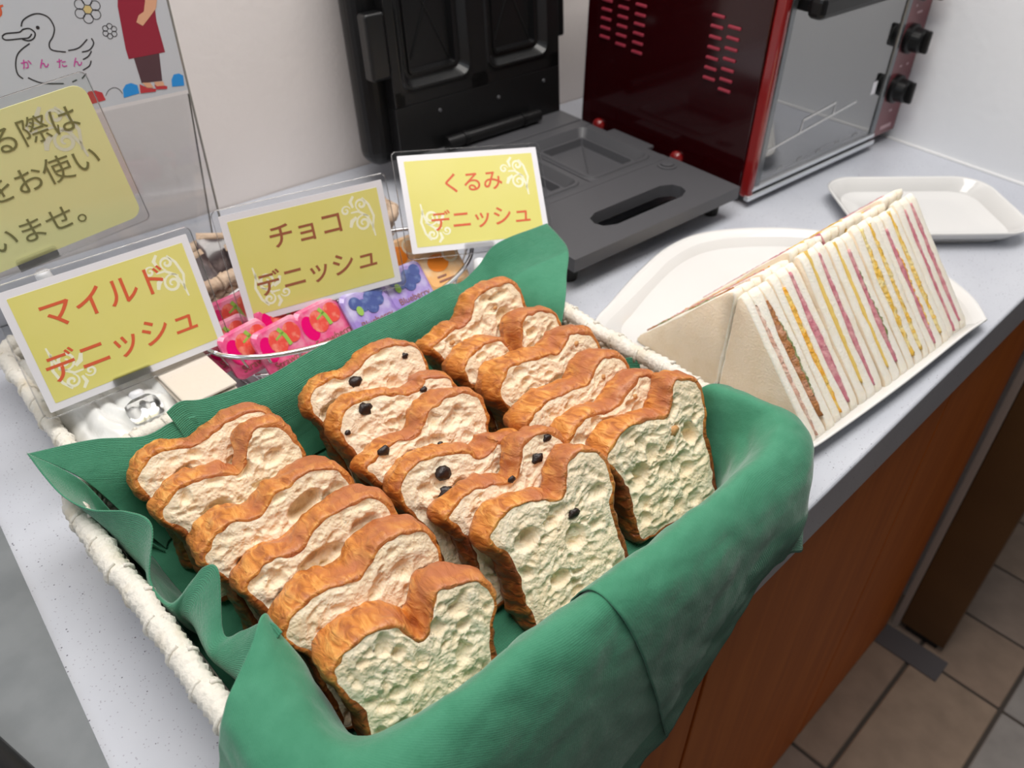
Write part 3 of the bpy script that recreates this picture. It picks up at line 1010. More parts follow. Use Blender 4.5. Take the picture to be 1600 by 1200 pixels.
def sandwich(i, x0, width, back):
    if back:
        lab = 'back-row white triangle sandwich, %s from the bread basket' % ordn[i]
    else:
        lab = fr_lab[i]
    jy = random.uniform(-0.003, 0.003)
    if back:
        m = ROW @ Matrix.Translation((x0 + width, LEG * 2 + 0.0035 + jy, 0)) @ Matrix.Rotation(math.pi, 4, 'Z')
    else:
        m = ROW @ Matrix.Translation((x0, jy, 0))
    hs = [0.95, 0.97, 1.03, 1.01, 1.03, 1.0, 1.02][i]
    m = m @ Matrix.Diagonal((1, 1 if not back else 1, hs, 1))
    t = thing('triangle_sandwich', lab, 'sandwich', group='sandwiches in the back row' if back else 'sandwiches in the front row', mat=m)
    (f1, t1), (f2, t2) = FILL[i]
    bt = (width - t1 - t2 - 0.001) / 3
    sa, sb = i * 7 + 1 + 100 * back, i * 7 + 2 + 100 * back
    x = 0.0
    fs = [None, (t1, sa), (t2, sb), None]
    for k in range(3):
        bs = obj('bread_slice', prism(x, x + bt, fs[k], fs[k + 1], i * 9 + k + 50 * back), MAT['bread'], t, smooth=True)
        bs.data.materials.append(MAT['shaded_bread_face'])
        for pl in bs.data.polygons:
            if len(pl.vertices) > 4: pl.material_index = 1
        x += bt
        if k < 2:
            f, tk, sd_ = ((f1, t1, sa), (f2, t2, sb))[k]
            base = {'ham_green': 'ham', 'ham_egg': 'ham'}.get(f, f)
            lum = 0.0014 if base in ('egg', 'egg_o', 'cutlet', 'tuna') else 0.0007
            obj(base.replace('egg_o', 'egg') + '_filling', filling(x, tk, sd_, lum), MAT[base], t, smooth=True)
            ex_ = {'ham_green': 'lettuce', 'ham_egg': 'egg_o', 'cutlet': 'lettuce'}.get(f)
            if ex_:
                obj('leaf_bits' if ex_ == 'lettuce' else 'egg_layer', filling(x, tk, sd_, 0.0016, 0.72, 1.12, 0.2, 0.8, 0.0003), MAT[ex_], t, smooth=True)
            x += tk
    return t


x = 0.0
for i in range(7):
    wd = 0.0405
    sandwich(i, x, wd, False)
    sandwich(i, x, wd, True)
    x += wd + 0.0006

# ------------------------------------------------------------------ baskets


def quad_ring(c4, z, inset=0.0, r=0.03, n=8):
    """rounded quad through four corners (counter-clockwise)"""
    cen = sum((Vector(c) for c in c4), Vector((0, 0))) / 4
    cs = [Vector(c) + (cen - Vector(c)).normalized() * inset * 1.414 for c in c4]
    pts = []
    m = len(cs)
    for i in range(m):
        p, a, b = cs[i], cs[i - 1], cs[(i + 1) % m]
        da, db = (a - p).normalized(), (b - p).normalized()
        s, e = p + da * r, p + db * r
        for k in range(n + 1):
            t = k / n
            q = s * (1 - t) ** 2 + p * 2 * t * (1 - t) + e * t ** 2
            pts.append(Vector((q.x, q.y, z)))
    return pts


def resample(pts, step, closed=True):
    P = list(pts) + ([pts[0]] if closed else [])
    L = [0]
    for a, b in zip(P, P[1:]): L.append(L[-1] + (b - a).length)
    n = max(8, int(L[-1] / step))
    out = []
    j = 0
    for i in range(n):
        d = L[-1] * i / n
        while L[j + 1] < d: j += 1
        f = (d - L[j]) / max(L[j + 1] - L[j], 1e-9)
        out.append(P[j].lerp(P[j + 1], f))
    return out


def woven_basket(name, label, c4, z_rim, mat, rim_r, rad, inset_b, rows, sp=0.012):
    t = thing(name, label, 'basket', (0, 0, 0))
    # floor
    base = quad_ring(c4, 0.0, inset_b, rad)
    b2 = [Vector((p.x, p.y, 0.004)) for p in base]
    obj('floor_mat', loops([[Vector((p.x, p.y, 0.0005)) for p in base], b2]), mat, t)
    # weave strands
    parts = []
    for k in range(rows):
        f = (k + 0.5) / rows
        z = 0.005 + (z_rim - 0.008) * f
        ring = resample(quad_ring(c4, z, inset_b * (1 - f) + 0.003 * f, rad), sp / 4)
        n = len(ring)
        pts = []
        for i, p in enumerate(ring):
            d = ring[(i + 1) % n] - ring[i - 1]
            nn = Vector((d.y, -d.x, 0)).normalized()
            pts.append(p + nn * (0.0022 * math.sin(i * math.pi / 2 + (k % 2) * math.pi)))
        parts.append(tube(pts, z_rim / rows * 0.62, 5, True))
    o = obj('weave', merge(*parts), mat, t, smooth=True)
    o['kind'] = 'stuff'
    stakes = []
    rt = resample(quad_ring(c4, z_rim - 0.004, 0.003, rad), sp * 1.5)
    rb_ = quad_ring(c4, 0.003, inset_b, rad)
    cen = sum((Vector((c[0], c[1], 0)) for c in c4), Vector((0, 0, 0))) / 4
    for p in rt:
        q = min(rb_, key=lambda v: (v.x - p.x) ** 2 + (v.y - p.y) ** 2)
        stakes.append(tube([p, Vector((p.x * .5 + q.x * .5, p.y * .5 + q.y * .5, z_rim / 2)), q], 0.0022, 5))
    o = obj('stakes', merge(*stakes), mat, t, smooth=True)
    o['kind'] = 'stuff'
    # wrapped rim
    ring = resample(quad_ring(c4, z_rim, 0.0, rad), 0.0022)
    rr = [rim_r * (1 + 0.10 * math.sin(i * 2.1) + 0.16 * noise.noise(p * 60)) for i, p in enumerate(ring)]
    ring = [p + Vector((noise.noise(p * 35), noise.noise(p * 35 + Vector((9, 0, 0))), noise.noise(p * 35 + Vector((0, 9, 0))))) * 0.0022 for p in ring]
    rim = obj('rim', tube(ring, rr, 10, True), mat, t, smooth=True)
    n = len(ring)
    wm = []
    for s in range(0, n, 13):
        i = s
        p = ring[i]
        d = (ring[(i + 1) % n] - ring[i - 1]).normalized()
        a = Vector((0, 0, 1)); b = d.cross(a).normalized()
        pts = []
        for k in range(14):
            an = 2 * math.pi * k / 14
            pts.append(p + (a * math.cos(an) + b * math.sin(an)) * (rim_r * 1.03) + d * (0.006 * k / 14))
        wm.append(tube(pts, 0.0016, 5, False))
    o = obj('rim_wrap', merge(*wm), mat, rim, smooth=True)
    o['kind'] = 'stuff'
    return t


BREAD4 = [(0.053, 0.187), (0.482, 0.166), (0.484, 0.513), (0.052, 0.513)]
woven_basket('bread_basket', 'white woven raffia basket holding the three rows of Danish bread', BREAD4, 0.066, MAT['raffia'], 0.0080, 0.025, 0.010, 11)
WB4 = [(0.076, 0.560), (0.200, 0.560), (0.206, 0.760), (0.082, 0.765)]
woven_basket('white_basket', 'small white raffia basket behind the leftmost yellow card', WB4, 0.046, MAT['raffia'], 0.0065, 0.025, 0.006, 7)
WK4 = [(0.235, 0.712), (0.500, 0.700), (0.505, 0.776), (0.245, 0.790)]
woven_basket('wicker_basket', 'tan wicker basket of brown sachets behind the jam', WK4, 0.058, MAT['wicker'], 0.007, 0.025, 0.006, 8)

# brown sachets in the wicker basket


def pillow(w, d, h, seal=0.004, n=8):
    """sachet with flat sealed ends lying in x-z, thickness along y"""
    V, Fc = [], []
    for s in (-1, 1):
        for j in range(n + 1):
            for i in range(n + 1):
                u, v = i / n, j / n
                f = max(0.0, math.sin(math.pi * u)) ** 0.5 * max(0.0, math.sin(math.pi * v)) ** 0.5
                V.append(Vector(((u - 0.5) * w, s * (0.0003 + d / 2 * f), (v - 0.5) * h)))
    m = (n + 1) ** 2
    for j in range(n):
        for i in range(n):
            a = j * (n + 1) + i
            Fc.append((a, a + 1, a + n + 2, a + n + 1))
            Fc.append((m + a, m + a + n + 1, m + a + n + 2, m + a + 1))
    return V, Fc


pk = pillow(0.040, 0.012, 0.058)
pkm = bpy.data.meshes.new('wrapper'); pkm.from_pydata([tuple(v) for v in pk[0]], [], pk[1]); pkm.materials.append(MAT['choc_pack'])
sl = pillow(0.040, 0.0025, 0.007, n=4)
slm = bpy.data.meshes.new('seal'); slm.from_pydata([tuple(v) for v in sl[0]], [], sl[1]); slm.materials.append(MAT['wicker'])
pos = [(0.278, 0.738, 0.042), (0.303, 0.762, 0.044), (0.330, 0.735, 0.040), (0.365, 0.755, 0.042), (0.400, 0.735, 0.042), (0.435, 0.755, 0.043), (0.470, 0.732, 0.040)]
plab = ['brown sachet at the left end of the wicker basket', 'brown sachet second from the left in the wicker basket', 'brown sachet third from the left in the wicker basket', 'brown sachet in the middle of the wicker basket',
        'brown sachet third from the right in the wicker basket', 'brown sachet second from the right in the wicker basket', 'brown sachet at the right end of the wicker basket']
for p, lb in zip(pos, plab):
    t = thing('brown_sachet', lb, 'sachet', (p[0], p[1], p[2]), random.uniform(-0.4, 0.4), group='brown sachets in the wicker basket')
    t.rotation_euler = (R(-35 + random.uniform(-10, 10)), random.uniform(-0.2, 0.2), random.uniform(-0.4, 0.4))
    obj('wrapper', pkm, None, t, smooth=True)
    obj('seal', slm, None, t, (0, 0, 0.0315))
    obj('seal', slm, None, t, (0, 0, -0.0315))

# ------------------------------------------------------------------ wire basket with jam packs
t = thing('wire_basket', 'oval chrome wire basket full of fruit jam packs', 'basket', (0.366, 0.614, 0))


def oval(a, b, z, n=72):
    return [Vector((a * math.cos(2 * math.pi * k / n), b * math.sin(2 * math.pi * k / n), z)) for k in range(n)]


obj('rim', tube(oval(0.152, 0.078, 0.060), 0.0024, 8, True), MAT['chrome'], t, smooth=True)
obj('middle_ring', tube(oval(0.140, 0.070, 0.032), 0.0015, 6, True), MAT['chrome'], t, smooth=True)
obj('bottom_ring', tube(oval(0.124, 0.060, 0.003), 0.0022, 6, True), MAT['chrome'], t, smooth=True)
for k in range(28):
    a = 2 * math.pi * k / 28
    c, s = math.cos(a), math.sin(a)
    obj('upright_wire', tube([(0.152 * c, 0.078 * s, 0.060), (0.140 * c, 0.070 * s, 0.032), (0.124 * c, 0.060 * s, 0.003)], 0.0012, 6), MAT['chrome'], t, smooth=True)
for k in range(9):
    x = -0.108 + 0.027 * k
    y = 0.060 * math.sqrt(max(0, 1 - (x / 0.124) ** 2))
    obj('floor_wire', tube([(x, -y, 0.003), (x, y, 0.003)], 0.0012, 6), MAT['chrome'], t, smooth=True)


def pack_frame(pos, rz, lean, roll=0):
    return Matrix.Translation(pos) @ Matrix.Rotation(rz, 4, 'Z') @ Matrix.Rotation(-lean, 4, 'X') @ Matrix.Rotation(roll, 4, 'Y')


def pack_body(w, h, th):
    rings = []
    for y, s in ((-th / 2, 0.003), (-th / 2 + 0.002, 0.0), (th / 2 - 0.002, 0.0), (th / 2, 0.003)):
        r = rrect(w - 2 * s, h - 2 * s, 0.007, 0)
        rings.append([Vector((p.x, y, p.y + h / 2)) for p in r])
    return loops(rings)


def jam(kind, lab, pos, rz, lean, roll=0.0, clip=False):
    w, h, th = 0.050, 0.044, 0.007
    t = thing('jam_pack', lab, 'jam pack', group='jam packs in the wire basket', mat=pack_frame(pos, rz, lean, roll))
    body = obj('pouch', pack_body(w, h, th), MAT[kind], t)
    y = -th / 2 - 0.0003
    d2, rb2 = disc2, ribbon
    K_ = 1.22

    def disc(cx, cz, r, y_, n=20, rz=None): return d2(cx * K_, 0.022 + (cz - 0.018) * K_, r * K_, y_, n, rz * K_ if rz else None)
    def ribb(pts, w_, y_): return rb2([(a * K_, 0.022 + (b - 0.018) * K_) for a, b in pts], w_ * K_, y_)
    if kind == 'straw':
        obj('jam_window', disc(-0.012, 0.020, 0.0065, y, 20, 0.010), MAT['straw_w'], t)
        obj('fruit_print', merge(disc(-0.003, 0.022, 0.0075, y - 0.0002, 18, 0.009), disc(0.010, 0.024, 0.007, y - 0.0003, 18, 0.008)), MAT['berry_red'], t)
        obj('leaf_print', merge(ribb([(0.001, 0.031), (0.004, 0.024), (0.005, 0.016)], 0.003, y - 0.0005), ribb([(-0.004, 0.024), (0.004, 0.027)], 0.0016, y - 0.0005)), MAT['leaf'], t)
        obj('name_print', text_mesh('Strawberry', 0.0092, y - 0.0004, 0.003, 0.0075), MAT['brown_text'], t)
    elif kind == 'blue':
        cs = [(-0.004, 0.022), (0.004, 0.026), (0.010, 0.022), (0.003, 0.018), (0.012, 0.028), (-0.010, 0.026)]
        obj('fruit_print', merge(*[disc(cx, cz, 0.0052, y - 0.0002 - 0.0001 * i, 14) for i, (cx, cz) in enumerate(cs)]), MAT['berry_blue'], t)
        obj('leaf_print', disc(-0.009, 0.019, 0.0028, y - 0.0009, 12, 0.004), MAT['leaf'], t)
        obj('name_print', text_mesh('Blueberry', 0.0092, y - 0.0004, 0.002, 0.0085), MAT['brown_text'], t)
    else:
        obj('fruit_print', disc(-0.003, 0.022, 0.010, y - 0.0002, 18, 0.008), MAT['orange_j'], t)
        obj('slice_rind', disc(0.011, 0.026, 0.0075, y - 0.0004, 18), MAT['orange_rind'], t)
        obj('slice_flesh', disc(0.011, 0.026, 0.0056, y - 0.0006, 18), MAT['orange'], t)
        obj('small_print', merge(ribb([(-0.010, 0.010), (-0.001, 0.010)], 0.0016, y - 0.0004), ribb([(-0.010, 0.006), (0.008, 0.006)], 0.0016, y - 0.0004)), MAT['brown_text'], t)
    return t


JAMS = [('straw', 'pink strawberry jam pack at the front, its name readable', (0.269, 0.576, 0.055), 6, 30),
        ('straw', 'pink strawberry jam pack tucked behind the front one', (0.246, 0.594, 0.054), 6, 30),
        ('straw', 'leftmost pink strawberry jam pack in the wire basket', (0.236, 0.614, 0.053), 4, 30),
        ('straw', 'pink strawberry jam pack behind the white clip joint', (0.314, 0.578, 0.055), 4, 34),
        ('straw', 'pink strawberry jam pack under the lower edge of the middle card', (0.288, 0.604, 0.060), 6, 26),
        ('straw', 'rearmost pink strawberry jam pack between the two left cards', (0.258, 0.640, 0.058), 2, 24),
        ('blue', 'purple blueberry jam pack beside the strawberry packs', (0.361, 0.571, 0.055), 0, 38),
        ('blue', 'purple blueberry jam pack next to the orange packs', (0.411, 0.576, 0.056), -3, 40),
        ('orange', 'orange jam pack under the walnut card, slice print on top', (0.461, 0.580, 0.057), -5, 42),
        ('orange', 'orange jam pack half hidden behind the other orange one', (0.438, 0.618, 0.058), -2, 34)]
for kind, lab, cpos, rz_, ln_ in JAMS:
    rz_, ln_ = R(rz_), R(ln_ + 6)
    upj = Vector((-math.sin(rz_) * math.sin(ln_), math.cos(rz_) * math.sin(ln_), math.cos(ln_)))
    jam(kind, lab, Vector(cpos) - upj * 0.022, rz_, ln_)

# ------------------------------------------------------------------ contents of the white basket


def sheet_mound(x0, x1, y0, y1, zf, nx=40, ny=40):
    V, Fc = [], []
    for lay in (0, 1):
        for j in range(ny + 1):
            for i in range(nx + 1):
                x = x0 + (x1 - x0) * i / nx
                y = y0 + (y1 - y0) * j / ny
                V.append(Vector((x, y, zf(x, y, i / nx, j / ny) if lay == 0 else 0.0475 if False else (zf(x, y, i / nx, j / ny) - 0.004))))
    m = (nx + 1) * (ny + 1)
    for j in range(ny):
        for i in range(nx):
            a = j * (nx + 1) + i
            Fc.append((a, a + 1, a + nx + 2, a + nx + 1))
            Fc.append((m + a, m + a + nx + 1, m + a + nx + 2, m + a + 1))
    for i in range(nx):
        Fc.append((i + 1, i, m + i, m + i + 1))
        b = ny * (nx + 1) + i
        Fc.append((b, b + 1, m + b + 1, m + b))
    for j in range(ny):
        a = j * (nx + 1)
        Fc.append((a, a + nx + 1, m + a + nx + 1, m + a))
        b = a + nx
        Fc.append((b + nx + 1, b, m + b, m + b + nx + 1))
    return V, Fc


def bagz(x, y, u, v):
    e = min(u, 1 - u, v, 1 - v)
    rid = abs(math.sin(x * 210 + y * 60 + 2.2 * noise.noise(Vector((x * 30, y * 30, 0))))) ** 0.7
    return 0.034 + 0.016 * min(1, e * 5) ** 0.6 + 0.005 * rid * min(1, e * 8) + 0.003 * noise.noise(Vector((x * 50, y * 50, 3)))


tag(obj('plastic_bags', sheet_mound(0.086, 0.206, 0.547, 0.745, bagz, 80, 50), MAT['bag'], smooth=True), 'heap of white plastic bags in the small white basket', 'bags')
t = thing('paper_stack', 'stack of beige folded paper napkins beside the white bags', 'napkins', (0.186, 0.604, 0.0535))
for k in range(2):
    obj('paper_sheet', bm_box(0.046 - 0.0006 * k, 0.110, 0.0030, (0.0004 * k, 0, 0.005 * k), 0.0015), MAT['kraft'], t, rot=(0, 0, R(0.6 * (k % 3 - 1))))

# ------------------------------------------------------------------ green napkins


def patch(grid, nu=10, nv=10, wr=0.0012, seed=0.0, last=False):
    """grid[row][col] control points -> smooth surface with uv in metres"""
    rows = [catmull(r, nu) for r in grid]
    nc = len(rows[0])
    cols = [catmull([rows[r][c] for r in range(len(rows))], nv) for c in range(nc)]
    nr = len(cols[0])
    V = []
    for r in range(nr):
        for c in range(nc):
            p = cols[c][r]
            du = cols[min(c + 1, nc - 1)][r] - cols[max(c - 1, 0)][r]
            dv = cols[c][min(r + 1, nr - 1)] - cols[c][max(r - 1, 0)]
            nn = du.cross(dv)
            nn = nn.normalized() if nn.length > 1e-12 else Vector((0, 0, 1))
            q = p + Vector((seed * 3.3, seed * 1.7, seed))
            rid = (0.35 - abs(noise.noise(q * 19))) * 1.6 + (0.3 - abs(noise.noise(q * 41))) * 0.7 + 0.25 * noise.noise(q * 95)
            V.append(p + nn * (rid * wr))
    Fc = []
    for r in range(nr - 1):
        for c in range(nc - 1):
            a = r * nc + c
            Fc.append((a, a + 1, a + nc + 1, a + nc))
    # uv by accumulated length
    U = [[0.0] * nc for _ in range(nr)]
    Wv = [[0.0] * nc for _ in range(nr)]
    for r in range(nr):
        for c in range(1, nc):
            U[r][c] = U[r][c - 1] + (cols[c][r] - cols[c - 1][r]).length
    for c in range(nc):
        for r in range(1, nr):
            Wv[r][c] = Wv[r - 1][c] + (cols[c][r] - cols[c][r - 1]).length
    if last:      # v counts from the free edge
        for c in range(nc):
            tot = Wv[nr - 1][c]
            for r in range(nr): Wv[r][c] = tot - Wv[r][c]
    uv = [(U[i // nc][i % nc], Wv[i // nc][i % nc]) for i in range(nr * nc)]
    return V, Fc, uv


def napkin(label, grids, seed=0.0, wr=0.0012, nu=16, nv=14, last=False):
    V, Fc, uv = patch(grids, nu, nv, wr, seed, last)
    m = bpy.data.meshes.new('paper_napkin')
    m.from_pydata([tuple(v) for v in V], [], Fc)
    ul = m.uv_layers.new(name='UVMap')
    for lp in m.loops:
        ul.data[lp.index].uv = uv[lp.vertex_index]
    m.update()
    o = obj('paper_napkin', m, MAT['napkin'], smooth=True)
    md = o.modifiers.new('thick', 'SOLIDIFY')
    md.thickness = 0.0009
    md.offset = 0.0
    return tag(o, label, 'napkin', 'green paper napkins lining the basket')


# left side, rippled edge
edge = [(0.044, 0.524, 0.104), (0.047, 0.490, 0.094), (0.056, 0.460, 0.090), (0.073, 0.435, 0.095), (0.079, 0.413, 0.095), (0.063, 0.394, 0.074), (0.064, 0.374, 0.066), (0.073, 0.366, 0.075),
        (0.088, 0.363, 0.090), (0.093, 0.352, 0.092), (0.077, 0.326, 0.072), (0.085, 0.315, 0.078), (0.096, 0.300, 0.092), (0.098, 0.288, 0.092)]
mid = [(0.064, 0.502, 0.082)] + [(0.0605 + 0.25 * max(0.0, p[0] - 0.060), p[1], 0.066) for p in edge[1:]]
low = [(0.076, 0.488, 0.040)] + [(0.067 + 0.25 * max(0.0, p[0] - 0.060), p[1], 0.036) for p in edge[1:]]
bot = [(0.092, 0.468, 0.010)] + [(0.082, p[1], 0.009) for p in edge[1:]]
napkin('green paper napkin rippling along the left rim of the bread basket', [edge, mid, low, bot], 1.0, 0.0010, 10, 12)
# back-left
e = [(0.044, 0.524, 0.104), (0.085, 0.520, 0.094), (0.116, 0.512, 0.083), (0.138, 0.510, 0.085), (0.154, 0.505, 0.084)]
m_ = [(0.066, 0.502, 0.080), (0.092, 0.498, 0.070), (0.118, 0.496, 0.064), (0.140, 0.496, 0.064), (0.156, 0.495, 0.062)]
l_ = [(0.082, 0.486, 0.036), (0.096, 0.489, 0.036), (0.118, 0.489, 0.034), (0.140, 0.489, 0.034), (0.156, 0.489, 0.034)]
b_ = [(0.094, 0.470, 0.010), (0.100, 0.476, 0.010), (0.118, 0.478, 0.010), (0.140, 0.478, 0.010), (0.156, 0.478, 0.010)]
napkin('green paper napkin with a pointed corner at the back left of the bread basket', [e, m_, l_, b_], 2.0, 0.0007)
# back and back-right corner flap
e = [(0.137, 0.512, 0.094), (0.150, 0.514, 0.096), (0.170, 0.514, 0.088), (0.219, 0.513, 0.082), (0.262, 0.513, 0.086), (0.298, 0.514, 0.086), (0.354, 0.514, 0.084), (0.410, 0.515, 0.086), (0.432, 0.516, 0.080), (0.456, 0.517, 0.088), (0.482, 0.518, 0.102), (0.550, 0.516, 0.100)]
e2 = [(0.140, 0.500, 0.073), (0.152, 0.500, 0.073), (0.170, 0.500, 0.070), (0.219, 0.499, 0.067), (0.262, 0.499, 0.068), (0.298, 0.499, 0.068), (0.354, 0.499, 0.068), (0.410, 0.499, 0.070), (0.432, 0.500, 0.068), (0.454, 0.500, 0.076), (0.477, 0.500, 0.088), (0.545, 0.482, 0.088)]
m_ = [(p[0], 0.493, 0.045) for p in e[:8]] + [(0.430, 0.491, 0.046), (0.446, 0.487, 0.054), (0.464, 0.478, 0.076), (0.510, 0.450, 0.084)]
l_ = [(p[0], 0.489, 0.026) for p in e[:8]] + [(0.424, 0.486, 0.028), (0.438, 0.480, 0.034), (0.455, 0.464, 0.056), (0.485, 0.428, 0.080)]
b_ = [(p[0], 0.480, 0.0098) for p in e[:8]] + [(0.420, 0.478, 0.010), (0.432, 0.470, 0.012), (0.446, 0.452, 0.026), (0.462, 0.412, 0.060)]
napkin('green paper napkin along the back rim rising to a tall right corner', [e, e2, m_, l_, b_], 3.0, 0.0009)
# front left, draped over the front rim
rb = [(0.106, 0.302, 0.050), (0.106, 0.262, 0.030), (0.112, 0.232, 0.012), (0.160, 0.218, 0.011), (0.210, 0.216, 0.011), (0.275, 0.212, 0.011)]
r0 = [(0.098, 0.304, 0.094), (0.100, 0.262, 0.068), (0.104, 0.228, 0.048), (0.160, 0.212, 0.045), (0.210, 0.209, 0.048), (0.275, 0.204, 0.050)]
r1 = [(0.078, 0.288, 0.096), (0.080, 0.250, 0.089), (0.088, 0.210, 0.079), (0.150, 0.194, 0.0860), (0.210, 0.189, 0.0885), (0.275, 0.184, 0.0885)]
r2_ = [(0.052, 0.272, 0.088), (0.050, 0.228, 0.082), (0.062, 0.182, 0.074), (0.146, 0.172, 0.078), (0.210, 0.167, 0.078), (0.275, 0.162, 0.076)]
r3 = [(0.038, 0.266, 0.060), (0.037, 0.212, 0.050), (0.058, 0.164, 0.042), (0.146, 0.154, 0.026), (0.210, 0.150, 0.015), (0.290, 0.1485, 0.005)]
r4 = [(0.030, 0.262, 0.030), (0.030, 0.205, 0.012), (0.056, 0.151, -0.040), (0.146, 0.148, -0.100), (0.210, 0.147, -0.125), (0.318, 0.1465, -0.120)]
napkin('green paper napkin draped over the front left corner of the bread basket', [rb, r0, r1, r2_, r3, r4], 4.0, 0.0022, last=True)
# front right
rb = [(0.252, 0.213, 0.012), (0.310, 0.209, 0.012), (0.380, 0.207, 0.012), (0.432, 0.210, 0.012), (0.446, 0.234, 0.012), (0.448, 0.284, 0.014)]
r0 = [(0.252, 0.206, 0.050), (0.310, 0.201, 0.050), (0.380, 0.199, 0.050), (0.434, 0.203, 0.052), (0.455, 0.228, 0.054), (0.456, 0.276, 0.058)]
r1 = [(0.250, 0.187, 0.0905), (0.311, 0.182, 0.0900), (0.379, 0.180, 0.0890), (0.440, 0.181, 0.0900), (0.469, 0.200, 0.092), (0.469, 0.258, 0.084)]
r2_ = [(0.255, 0.161, 0.077), (0.315, 0.156, 0.075), (0.385, 0.154, 0.073), (0.456, 0.155, 0.075), (0.492, 0.184, 0.078), (0.492, 0.244, 0.077)]
r3 = [(0.276, 0.1465, 0.002), (0.325, 0.1445, 0.008), (0.388, 0.144, 0.028), (0.452, 0.145, 0.034), (0.493, 0.180, 0.042), (0.497, 0.236, 0.056)]
r4 = [(0.312, 0.1440, -0.113), (0.356, 0.1440, -0.062), (0.405, 0.1440, -0.004), (0.442, 0.1440, -0.004), (0.482, 0.152, -0.022), (0.499, 0.230, 0.036)]
napkin('green paper napkin draped over the front right corner, hanging below the counter edge', [rb, r0, r1, r2_, r3, r4], 5.0, 0.0024, last=True)
# small flap on the right wall
e = [(0.462, 0.352, 0.058), (0.474, 0.338, 0.066), (0.483, 0.318, 0.068), (0.483, 0.300, 0.062), (0.476, 0.282, 0.056)]
m_ = [(0.456, 0.350, 0.040), (0.464, 0.336, 0.044), (0.470, 0.318, 0.044), (0.470, 0.300, 0.042), (0.466, 0.282, 0.038)]
b_ = [(0.450, 0.346, 0.012), (0.452, 0.334, 0.012), (0.454, 0.318, 0.012), (0.454, 0.300, 0.012), (0.452, 0.284, 0.012)]
napkin('small green napkin flap standing inside the right rim of the bread basket', [e, m_, b_], 6.0, 0.0005)
# the napkin on the basket floor
rows_ = [[(0.070 + 0.392 * i / 4, 0.205 + 0.285 * j / 4, 0.0072) for i in range(5)] for j in range(5)]
napkin('green paper napkin lying flat under the bread slices', rows_, 7.0, 0.0003, 6, 6)

# ------------------------------------------------------------------ Danish bread slices
LEAN = R(32)


def slice_outline(hl, hr, dip, dx, wob, seed):
    rnd = random.Random(seed)

    def j(s=0.0012): return rnd.uniform(-s, s)
    pts = [(-0.038 + j(), 0.000), (0.0 + j(), -0.001), (0.038 + j(), 0.000), (0.0425 + j(), 0.012 + j()), (0.0435 + j(), 0.034), (0.0465 + j(), 0.056),
           (0.0525 + j(), 0.074 + j()), (0.047 + j(), hr * 0.93), (0.030 + j(0.003), hr), (0.012 + dx, hr * 0.965), (dx, dip), (-0.012 + dx, hl * 0.965), (-0.030 + j(0.003), hl), (-0.048 + j(), hl * 0.92),
           (-0.0535 + j(), 0.073 + j()), (-0.0455 + j(), 0.054), (-0.0425 + j(), 0.032), (-0.0415 + j(), 0.012 + j())]
    return resample([Vector((p.x, p.y, 0)) for p in catmull([Vector((a, b, 0)) for a, b in pts], 10, True)], 0.00145)


